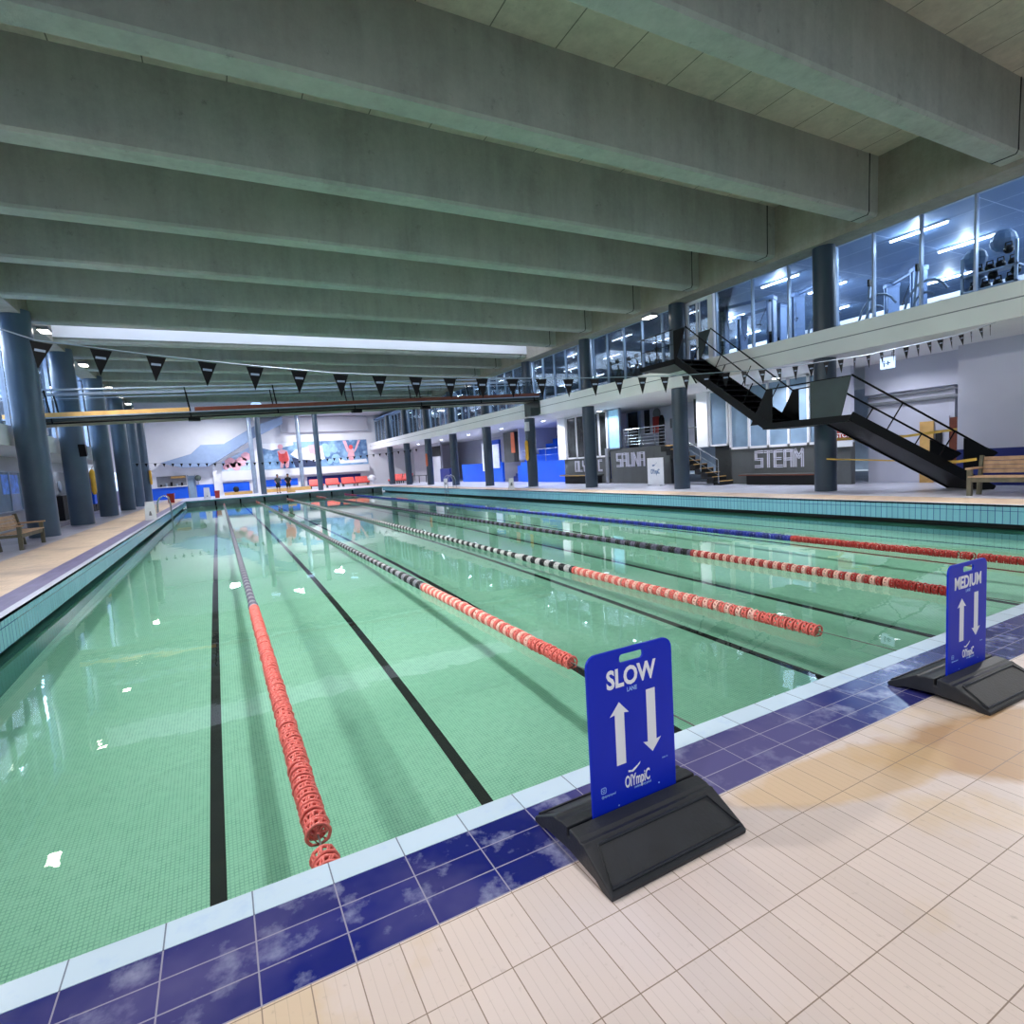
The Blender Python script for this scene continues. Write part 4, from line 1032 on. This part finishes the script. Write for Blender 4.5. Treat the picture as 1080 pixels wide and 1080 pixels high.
t = thing('weight_rack', 'rack of black weights with pale hoops at the right end of the gym glass', 'rack', (20.5, 4.85, 4.74))
O('frame', MB().box(20.3,4.4,4.74,20.36,4.46,6.1).box(20.3,5.5,4.74,20.36,5.56,6.0).box(20.3,4.4,5.1,20.7,5.56,5.14).box(20.3,4.4,5.5,20.7,5.56,5.54), mSilver, t)
for k, (y, z) in enumerate(((4.6,5.22),(4.85,5.2),(5.1,5.22),(5.35,5.2),(4.55,5.62),(4.8,5.64),(5.02,5.62),(4.65,5.95),(4.5,5.4),(4.95,5.42),(5.25,5.6))):
    o = single('kettlebell', MB().sph(20.5,y,z,.105,12).tube([(20.5,y-.07,z+.05),(20.5,y-.06,z+.17),(20.5,y+.06,z+.17),(20.5,y+.07,z+.05)], .018, 6), mBlackPl, 'black kettlebell on the rack at the right end of the gym', 'kettlebell', group='kettlebells on the gym rack')
for k, (y, z) in enumerate(((5.45,6.0),(4.85,6.25),(5.45,5.42))):
    single('ball', MB().sph(20.75,y,z-.0,.28,14), M('gym_ball_blue', (110,136,168), .4), ('large blue grey gym ball at the top of the weight rack','blue grey gym ball squeezed in the middle of the rack','blue grey gym ball left end of the weight rack')[k], 'ball')
# floodlights on the girders
def flood(label, x, y, z, sx, e, tilt=0):
    t = thing('floodlight', label, 'lamp', (x, y, z), group='floodlights under the girders')
    O('housing', MB().box(x-.16,y-.28,z,x+.16,y+.28,z+.12), mGrey, t); O('lamp_face', MB().box(x-.14,y-.26,z-.012,x+.14,y+.26,z), mLamp, t)
    O('arm', MB().tube([(x,y,z+.1),(x+sx,y,z+.18)], .02, 6), mGrey, t)
    area('flood', (x-sx*.1, y, z-.05), .4, e, (1,.95,.88), rot=(0,tilt,0), caustic=True, spread=2.0)
flood('glaring floodlight beside the column at the top of the black stair', 18.40, 15.1, 6.86, .3, LAMP_R, .62)
flood('floodlight under the right girder, behind the viewer', 18.40, -3.0, 6.86, .3, LAMP_R*.6, .62)
flood('floodlight under the right girder, beyond the right edge of view', 18.40, 2.2, 6.86, .3, LAMP_R, .62)
for y, l, k in ((-3.5,'farthest behind the viewer',.45),(3.2,'out of view beside the viewer',.8),(9.2,'out of view left of the second beam',1),(15.3,'out of view just before the first left column',1),(22.1,'glaring beside the first left column',1.15),(28.3,'glaring beside the second left column',1.1),(34.9,'beside the third left column',1),(42.0,'beside the fourth left column',1)):
    flood('floodlight under the left girder, '+l, -2.25, y, 6.95, -.3, LAMP_L*k, -.80)

# ================================================================== left side
st('slab_left', MB().box(-9,14,3.05,-3.35,40.6,3.72), mFascia, 'pale gallery slab behind the left columns', 'gallery slab')
st('wall_left_inner', MB().box(-5.4,14,0,-5.2,62,3.05).box(-5.4,40.6,3.05,-5.2,62,7.9), mSoffit, 'lilac grey wall under the left gallery', 'wall')
st('ceiling_left_gallery', MB().box(-9,14,7.3,-3.3,40.6,7.45), mGymCeil, 'blue lit ceiling of the left upper gallery', 'ceiling')
for y in (18, 23, 28, 33, 38): area('left_gallery_light', (-6.2,y,6.9), 3, 420, (.70,.82,1), sy=4)
for i in range(5):
    for x in (-4.6, -6.8):
        l = bpy.data.lights.new('tube_glow', 'POINT'); l.energy = 45; l.shadow_soft_size = .06; l.color = (.72,.84,1)
        o = bpy.data.objects.new('tube_glow', l); COL.objects.link(o); o.location = (x, 17+5.2*i, 7.1)
        o = dup(tl, (x, 17+5.2*i, 7.3)); o['label'] = 'white tube lamp on the ceiling of the left upper gallery'; o['group'] = 'tube lamps in the left upper gallery'
wn = 30
for a, b, l in ((15,21,'nearest the viewer'),(21.8,27,'behind the first column'),(27.6,33.6,'behind the second column'),(34.4,40.6,'behind the third column')):
    window(wn, 'left gallery glazing '+l, a, b, 3.72, 7.25, [a+(b-a)*k/4 for k in (1,2,3)], mGlass, x=-3.5, fr=.05, mf=mSilver); wn += 1
st('wall_left_gallery_back', MB().box(-8.9,14,3.72,-8.8,40.6,7.3), mGymWall, 'pale back wall of the left upper gallery', 'wall')
single('treadmill', MB().box(-6.2,20,3.74,-5.4,22,3.95).bar((-5.8,21.9,3.9),(-5.8,22.1,5.0),.7,.08).box(-6.2,21.8,4.95,-5.4,22.2,5.1), mBlackPl, 'black treadmill in the left upper gallery', 'gym machine')
single('timber_easel', MB().bar((-4.3,40.0,3.75),(-3.6,38.6,6.1),.12,.12).bar((-3.6,38.6,3.75),(-4.0,39.5,6.1),.12,.12), mTan, 'tan timber frame leaning in the left upper gallery', 'easel')
window(36, 'blue lit window with a poster at the lower left', 25.3, 28.7, .75, 2.45, (27.2,), mGlassPale, x=-5.14, fr=.06, mf=mSilver)
single('poster', MB().box(-5.12,26.4,1.5,-5.1,28.4,2.3), M('poster_blue', (70,120,210), .5, var=.4, scale=4, emis=.2), 'bright blue poster in the lower left window', 'poster')
single('air_vent', MB().box(-5.2,33.4,1.3,-5.0,36.2,2.5), mGrey, 'grey vent unit with a round fan on the left wall', 'vent')
single('fan', MB().lathe([(.25,-.05),(.3,0),(.25,.05)], (-4.97,34.6,1.75), 'x', 16), mSilver, 'round silver fan on the grey vent unit', 'fan')
single('counter', MB().box(-5.19,32.6,0,-4.5,38.4,1.25), mDark, 'black counter between the first two left columns', 'counter')
single('roller_blind', MB().box(-5.18,42.0,2.65,-5.1,48.0,5.4), mMuralWhite, 'tall white blind on the left wall above the black door', 'blind')
t = thing('door_5', 'black glass door under the white blind on the left', 'door', (-5.1, 44.3, 0), kind='structure')
O('door_leaf', MB().box(-5.18,42.3,0,-5.08,44.2,2.6), mDark, t); O('door_leaf', MB().box(-5.18,44.4,0,-5.08,46.6,2.6), mDark, t); O('door_frame', MB().box(-5.15,42.1,0,-5.02,42.3,2.7).box(-5.15,46.6,0,-5.02,46.8,2.7), mSilver, t)
single('shop_display', MB().box(-5.05,43.0,.5,-4.9,43.8,2.2), mBlue, 'blue poster stand inside the black glass door', 'display')
st('partition_left', MB().box(-5.15,52.0,0,-5.0,58.8,1.15), mPurp, 'purple low partition at the far left', 'partition')
for i in range(3): single('light_box', MB().box(-5.12,52.3+2.1*i,1.25,-5.05,53.9+2.1*i,2.75), mScreen, ('nearest tall lit white panel above the purple partition','middle tall lit white panel above the purple partition','farthest tall lit white panel above the purple partition')[i], 'light box')
single('plinth', MB().box(-4.2,24.5,0,-3.5,28.3,.18), mPurp, 'low purple plinth behind the first two left columns', 'plinth')
t = thing('loudspeaker', 'black loudspeaker on a wire bracket at the second left column', 'loudspeaker', (-2.3, 26.0, 3.0))
O('box', MB().prism([(26.0,3.35),(26.4,3.3),(26.35,2.95),(26.15,2.85)], -2.45, -2.2, 'x'), mBlackPl, t); O('bracket', MB().tube([(-2.3,26.2,3.1),(-2.45,27.0,3.15)], .02, 5), mGrey, t)

# ================================================================== far end wall
YW = 62.0
def wallbit(name, label, cat, x0, x1, z0, z1, mm, d=.08, **k): return single(name, MB().box(x0,YW-d,z0,x1,YW-.001,z1), mm, label, cat, **k)
t = st('trim_stair_soffit', MB().prism([(-2.3,3.6),(.4,4.35),(1.35,5.2),(3.43,5.21),(6.49,6.97),(9.2,7.9),(9.2,7.1),(6.37,5.78),(2.93,3.67),(1.82,3.05),(-.5,3.05)], YW-1.2, YW-.02, 'y'), M('stair_soffit_grey', (128,148,180), .7, var=.05), 'grey blue underside of a staircase running up the far wall', 'stair soffit')
st('trim_bulkhead', MB().box(9.0,YW-.6,6.2,18.3,YW-.01,7.85), mSoffit, 'grey bulkhead above the right half of the mural', 'bulkhead')
mu = thing('mural', 'wide swimmers mural with blue water and figures on the far wall', 'mural', (12.5, YW-.03, 2.4))
O('painted_panel', MB().box(6.97,YW-.06,2.4,18.2,YW-.005,5.2), mMural, mu)
def blob(name, pts, mm, d): O(name, MB().prism(pts, YW-.06-d, YW-.06, 'y'), mm, mu)
blob('white_splash', [(7.0,5.19),(7.0,4.7),(8.0,4.4),(9.3,4.7),(10.2,4.9),(10.2,5.19)], mMuralWhite, .012)
blob('white_splash', [(9.8,3.9),(10.4,4.4),(11.5,4.6),(13.2,4.7),(13.4,3.2),(11.8,2.9),(10.6,3.3)], mMuralWhite, .012)
blob('swimmer_body', [(8.5,4.3),(9.0,4.5),(9.5,4.3),(9.7,3.5),(9.5,2.5),(9.25,2.42),(9.1,3.0),(8.9,2.42),(8.65,2.5),(8.75,3.3)], mPink, .02)
blob('swimmer_suit', [(8.55,4.3),(8.8,4.0),(9.2,4.0),(9.45,4.3),(9.6,3.3),(9.3,2.95),(8.9,2.95),(8.6,3.3)], mMuralRed, .026)
blob('swimmer_head', [(8.85+.28*math.cos(a), 4.75+.28*math.sin(a)) for a in [2*PI*k/10 for k in range(10)]], mPink, .02)
blob('dark_shape', [(9.9,3.6),(10.7,3.3),(11.6,3.2),(12.6,2.9),(12.8,2.45),(10.2,2.45)], mMuralDark, .014)
blob('red_figure', [(11.7,4.75),(12.9,4.9),(13.1,4.2),(12.5,3.7),(11.8,3.9)], mPink, .02)
blob('diver_torso', [(16.1,4.2),(16.6,4.2),(16.7,3.4),(16.5,2.9),(16.1,2.9),(15.9,3.4)], mPink, .02)
blob('diver_arm', [(15.5,5.15),(15.85,5.15),(16.15,4.1),(15.9,3.8)], mPink, .022); blob('diver_arm', [(17.2,5.15),(17.5,5.15),(16.9,4.0),(16.6,3.7)], mPink, .022)
blob('diver_head', [(16.35+.24*math.cos(a), 4.4+.26*math.sin(a)) for a in [2*PI*k/10 for k in range(10)]], mMuralRed, .024)
for k, (x, z, r) in enumerate(((13.5,4.5,.45),(13.7,3.7,.3),(14.5,4.2,.38),(14.6,3.2,.5),(13.9,2.9,.3),(15.2,3.0,.35))):
    blob('bubble', [(x+r*math.cos(a), z+r*math.sin(a)) for a in [2*PI*q/12 for q in range(12)]], M('bubble_blue', (150,190,230), .6), .008)
blob('white_boat', [(14.9,3.2),(15.6,2.9),(18.0,3.0),(18.1,2.6),(15.0,2.6)], mMuralWhite, .016)
m2 = thing('mural', 'small pink blossom mural under the stair soffit on the far wall', 'mural', (4.5, YW-.03, 2.45))
O('painted_panel', MB().prism([(3.0,2.5),(6.1,2.5),(6.1,5.0),(3.05,3.4)], YW-.05, YW-.005, 'y'), M('mural_pale_blue', (190,212,240), .6, var=.15), m2)
for k, (x, z, r) in enumerate(((3.9,3.3,.55),(4.9,3.4,.5),(5.4,3.9,.45),(4.4,2.95,.45),(3.4,2.9,.3))):
    O('blossom', MB().prism([(x+r*(1+.2*math.sin(5*a))*math.cos(a), z+r*math.sin(a)) for a in [2*PI*q/14 for q in range(14)]], YW-.07, YW-.05, 'y'), mPink, m2)
wallbit('wall_panel', 'royal blue panel in the white recess under the blossom mural', 'panel', 2.95, 5.45, .34, 1.25, mBlue)
wallbit('wall_panel', 'royal blue panel between the two people and the wall', 'panel', 7.0, 10.3, .55, 1.28, mBlue)
wallbit('wall_panel', 'navy panel behind the red seats', 'panel', 11.3, 17.2, .45, 1.35, mNavy)
wallbit('wall_panel', 'blue dotted panel beside the far white floor sign', 'panel', .5, 2.15, .0, 1.25, mBlue)
wallbit('wall_panel', 'royal blue panel under the kitchen counter opening', 'panel', -3.4, -.25, .0, 1.15, mBlue)
wallbit('wall_ledge', 'long white ledge under the mural', 'ledge', 7.0, 18.2, 1.6, 2.3, mWhite, .5)
wallbit('wall_ledge', 'white ledge over the blue recess panel', 'ledge', 2.9, 5.9, 1.45, 2.3, mWhite, .3)
t = thing('serving_hatch', 'kitchen serving hatch with a tan shelf on the far wall', 'hatch', (-1.5, YW-.2, 1.2))
O('opening', MB().box(-2.83,YW-.06,1.25,-.3,YW-.005,2.3), mGrey, t); O('shelf', MB().box(-1.6,YW-.25,2.05,-.35,YW-.05,2.25), mTan, t); O('counter_top', MB().box(-2.9,YW-.3,1.2,-.25,YW-.01,1.28), mWhite, t)
for k in range(5): single('jug', MB().cyl(-2.5+.45*k, YW-.18, 1.28, 1.5+.1*(k % 3), .09, 10), (mBlackPl,mSilver)[k % 2], ('black','silver','dark','steel','slate')[k]+' jug on the serving hatch counter, number %s from the left' % ('one','two','three','four','five')[k], 'jug')
t = thing('door_6', 'grey blue door left of the blue dotted panel on the far wall', 'door', (.3, YW-.05, 0), kind='structure')
O('door_leaf', MB().box(-.1,YW-.08,0,.45,YW-.01,2.2), mGlassPale, t); O('door_frame', MB().box(-.2,YW-.1,0,-.1,YW-.01,2.3).box(.45,YW-.1,0,.52,YW-.01,2.3), mSilver, t)
single('plant', MB().tube([(.75,YW-.35,1.3),(.75,YW-.35,1.7)], .02, 5).sph(.75,YW-.35,1.95,.3,9), M('dark_leaf', (70,84,80), .7), 'small dark plant on the blue dotted panel ledge', 'plant')
st('pillar_white_far', MB().box(2.15,YW-.5,0,2.5,YW,3.2), mWhite, 'slim white pillar beside the red bin at the far end', 'pillar')
single('urn', MB().lathe([(.2,.3),(.42,.5),(.45,.8),(.3,1.0),(.1,1.1)], (18.2,60.9,0), 'z', 16).cyl(18.2,60.9,0,.3,.2), mMuralWhite, 'white round machine at the right end of the navy panel', 'machine')
def seats(label, x, y, rz=0):
    t = thing('sun_seat', label, 'seat', (x, y, 0), rz, group='red lounge seats at the far end')
    O('frame', MB().box(-.7,-.4,.25,.7,.4,.32), mDark, t, local=True)
    for sx in (-.6, .6): O('leg', MB().box(sx-.04,-.35,0,sx+.04,-.27,.25), mDark, t, local=True); O('leg', MB().box(sx-.04,.27,0,sx+.04,.35,.25), mDark, t, local=True)
    O('cushion', MB().box(-.72,-.42,.32,.72,.3,.5), mRedSeat, t, local=True); O('backrest', MB().add([(-.72,.25,.45),(.72,.25,.45),(.72,.38,.45),(-.72,.38,.45),(-.66,.5,1.02),(.66,.5,1.02),(.66,.6,1.0),(-.66,.6,1.0)], [(0,3,2,1),(4,5,6,7),(0,1,5,4),(1,2,6,5),(2,3,7,6),(3,0,4,7)]), mRedSeat, t, local=True)
for k, (x, y) in enumerate(((12.0,60.4),(13.7,60.3),(15.4,60.2),(16.9,60.1),(19.9,57.4),(20.4,55.4))):
    seats('red lounge seat at the far end, '+('leftmost of the row under the mural','second of the row under the mural','third of the row under the mural','rightmost of the row under the mural','farther one under the gallery','nearer one under the gallery')[k], x, y, 0 if k < 4 else -1.1)
single('timber_step', MB().box(6.6,59.2,0,11.2,59.7,.35), mTan, 'long tan timber step behind the two people', 'step')
single('timber_step', MB().box(3.0,60.5,0,5.6,61.0,.28), mTan, 'short tan timber step under the blue recess panel', 'step')
single('backpack', MB().sph(4.1,60.7,.55,.28,10,1.1), mDark, 'dark backpack on the short timber step', 'bag')
single('crate', MB().box(8.25,53.3,0,8.95,53.8,.32), mTan, 'tan timber crate at the feet of the right person', 'crate')
for k, (x, y) in enumerate(((20.6,53.4),(20.9,52.2),(21.3,51.2))):
    t = thing('bar_table', ('dark slim table nearest the grey kiosk','dark slim table in the middle by the grey kiosk','dark slim table nearest the far counter')[k], 'table', (x,y,0)); O('top', MB().cyl(x,y,.72,.76,.4,16), mDark, t); O('leg', MB().cyl(x,y,0,.72,.04,8), mDark, t)

# ------------------------------------------------------------------ two people
def person(label, x, y, rz, shirt, shorts, arms):
    t = thing('person', label, 'person', (x, y, 0), rz)
    J = {}; V = []; E_ = []; Rr_ = []
    def v(n, p, r): J[n] = len(V); V.append(p); Rr_.append(r)
    def e(a, b): E_.append((J[a], J[b]))
    v('pel',(0,0,.93),.13); v('bel',(0,0,1.08),.125); v('chest',(0,0,1.28),.145); v('neck',(0,0,1.47),.06); v('hb',(0,.01,1.56),.08); v('head',(0,.015,1.66),.098); v('crown',(0,.01,1.75),.06)
    for a, b in (('pel','bel'),('bel','chest'),('chest','neck'),('neck','hb'),('hb','head'),('head','crown')): e(a, b)
    for s, nm in ((-1,'l'),(1,'r')):
        v(nm+'sh',(s*.18,0,1.40),.062); v(nm+'el',(s*arms[0],arms[1],1.12),.045); v(nm+'wr',(s*arms[2],arms[3],arms[4]),.03); v(nm+'pa',(s*(arms[2]-.01),arms[3]+.05,arms[4]-.05),.034)
        e('chest',nm+'sh'); e(nm+'sh',nm+'el'); e(nm+'el',nm+'wr'); e(nm+'wr',nm+'pa')
        bx, by, bz = s*(arms[2]-.01), arms[3]+.05, arms[4]-.05
        for k in range(4):
            v(nm+'f%d' % k, (bx-.027+.018*k, by+.04, bz-.05+.004*abs(k-1)), .009); v(nm+'g%d' % k, (bx-.027+.018*k, by+.045, bz-.09+.006*abs(k-1)), .008)
            e(nm+'pa', nm+'f%d' % k); e(nm+'f%d' % k, nm+'g%d' % k)
        v(nm+'t', (bx-s*.045, by+.02, bz-.03), .010); e(nm+'pa', nm+'t')
        v(nm+'hip',(s*.09,0,.86),.095); v(nm+'kn',(s*.11,.01,.48),.06); v(nm+'an',(s*.12,0,.09),.04); v(nm+'to',(s*.13,.15,.04),.035)
        e('pel',nm+'hip'); e(nm+'hip',nm+'kn'); e(nm+'kn',nm+'an'); e(nm+'an',nm+'to')
    me = bpy.data.meshes.new('body'); me.from_pydata(V, E_, [])
    o = bpy.data.objects.new('body', me); COL.objects.link(o); o.parent = t; me.materials.append(mSkin)
    sk = o.modifiers.new('skin', 'SKIN'); sk.use_smooth_shade = True; sub = o.modifiers.new('sub', 'SUBSURF'); sub.levels = 1; sub.render_levels = 1
    for i, sv in enumerate(me.skin_vertices[0].data): sv.radius = (Rr_[i], Rr_[i]*(.75 if i < 3 else 1)); sv.use_root = (i == 0)
    O('shirt', MB().lathe([(.15,.90),(.165,1.0),(.165,1.25),(.185,1.38),(.12,1.46),(.07,1.49)], (0,0,0), 'z', 14).xf(Matrix.Diagonal((1.12,.85,1,1))).tube([(-.17,0,1.40),(-arms[0]*.95,arms[1]*.8,1.17)], [.085,.07], 8).tube([(.17,0,1.40),(arms[0]*.95,arms[1]*.8,1.17)], [.085,.07], 8), shirt, t, local=True, smooth=True)
    O('shorts', MB().lathe([(.13,.80),(.165,.86),(.165,.98)], (0,0,0), 'z', 14).tube([(-.09,0,.88),(-.11,.01,.52)], [.115,.10], 10).tube([(.09,0,.88),(.11,.01,.52)], [.115,.10], 10), shorts, t, local=True, smooth=True)
    O('hair', MB().sph(0,-.012,1.705,.108,10,.85), mDark, t, local=True, smooth=True)
    for s in (-1, 1):
        O('shoe', MB().box(s*.12-.05,-.06,0,s*.12+.05,.21,.07), mDark, t, local=True, bevel=.02)
        O('ear', MB().sph(s*.10,.01,1.655,.022,6), mSkin, t, local=True); O('eye', MB().sph(s*.035,.105,1.675,.012,6), mDark, t, local=True)
    O('nose', MB().sph(0,.118,1.645,.018,6,1.3), mSkin, t, local=True); O('mouth', MB().box(-.025,.104,1.608,.025,.112,1.616), mRedBox, t, local=True)
    return t
person('person in grey shirt and black shorts standing at the far end, left of two', 7.55, 54.2, PI+.2, M('grey_shirt', (70,76,78), .8), mDark, (.27,.02,.22,.16,1.0))
person('person in black shirt and shorts standing over the tan crate', 8.5, 54.4, PI-.1, mDark, mDark, (.27,.04,.16,.22,1.02))
# lights for the far hall and side halls
for x, y, e in ((3,57,260),(13,57,320),(8,49.5,200)): area('far_hall_light', (x,y,7.8), .8, e*3.0, (.93,.95,1), caustic=False)
for y in (24,34,44,54): area('left_hall_light', (-4.3,y,2.98), .6, 22, (.8,.86,1))
for x, y, l in ((6.0,49.0,'left of centre'),(13.5,52.0,'right of centre'),(10.0,56.5,'close to the mural')):
    single('dome_lamp', MB().lathe([(.05,7.899),(.35,7.85),(.42,7.72),(.3,7.62),(.02,7.6)], (x,y,0), 'z', 18), mScreen, 'white dome lamp on the far hall ceiling, '+l, 'lamp')

# receivers of light through the water
for o in recv: o.cycles.is_caustics_receiver = True
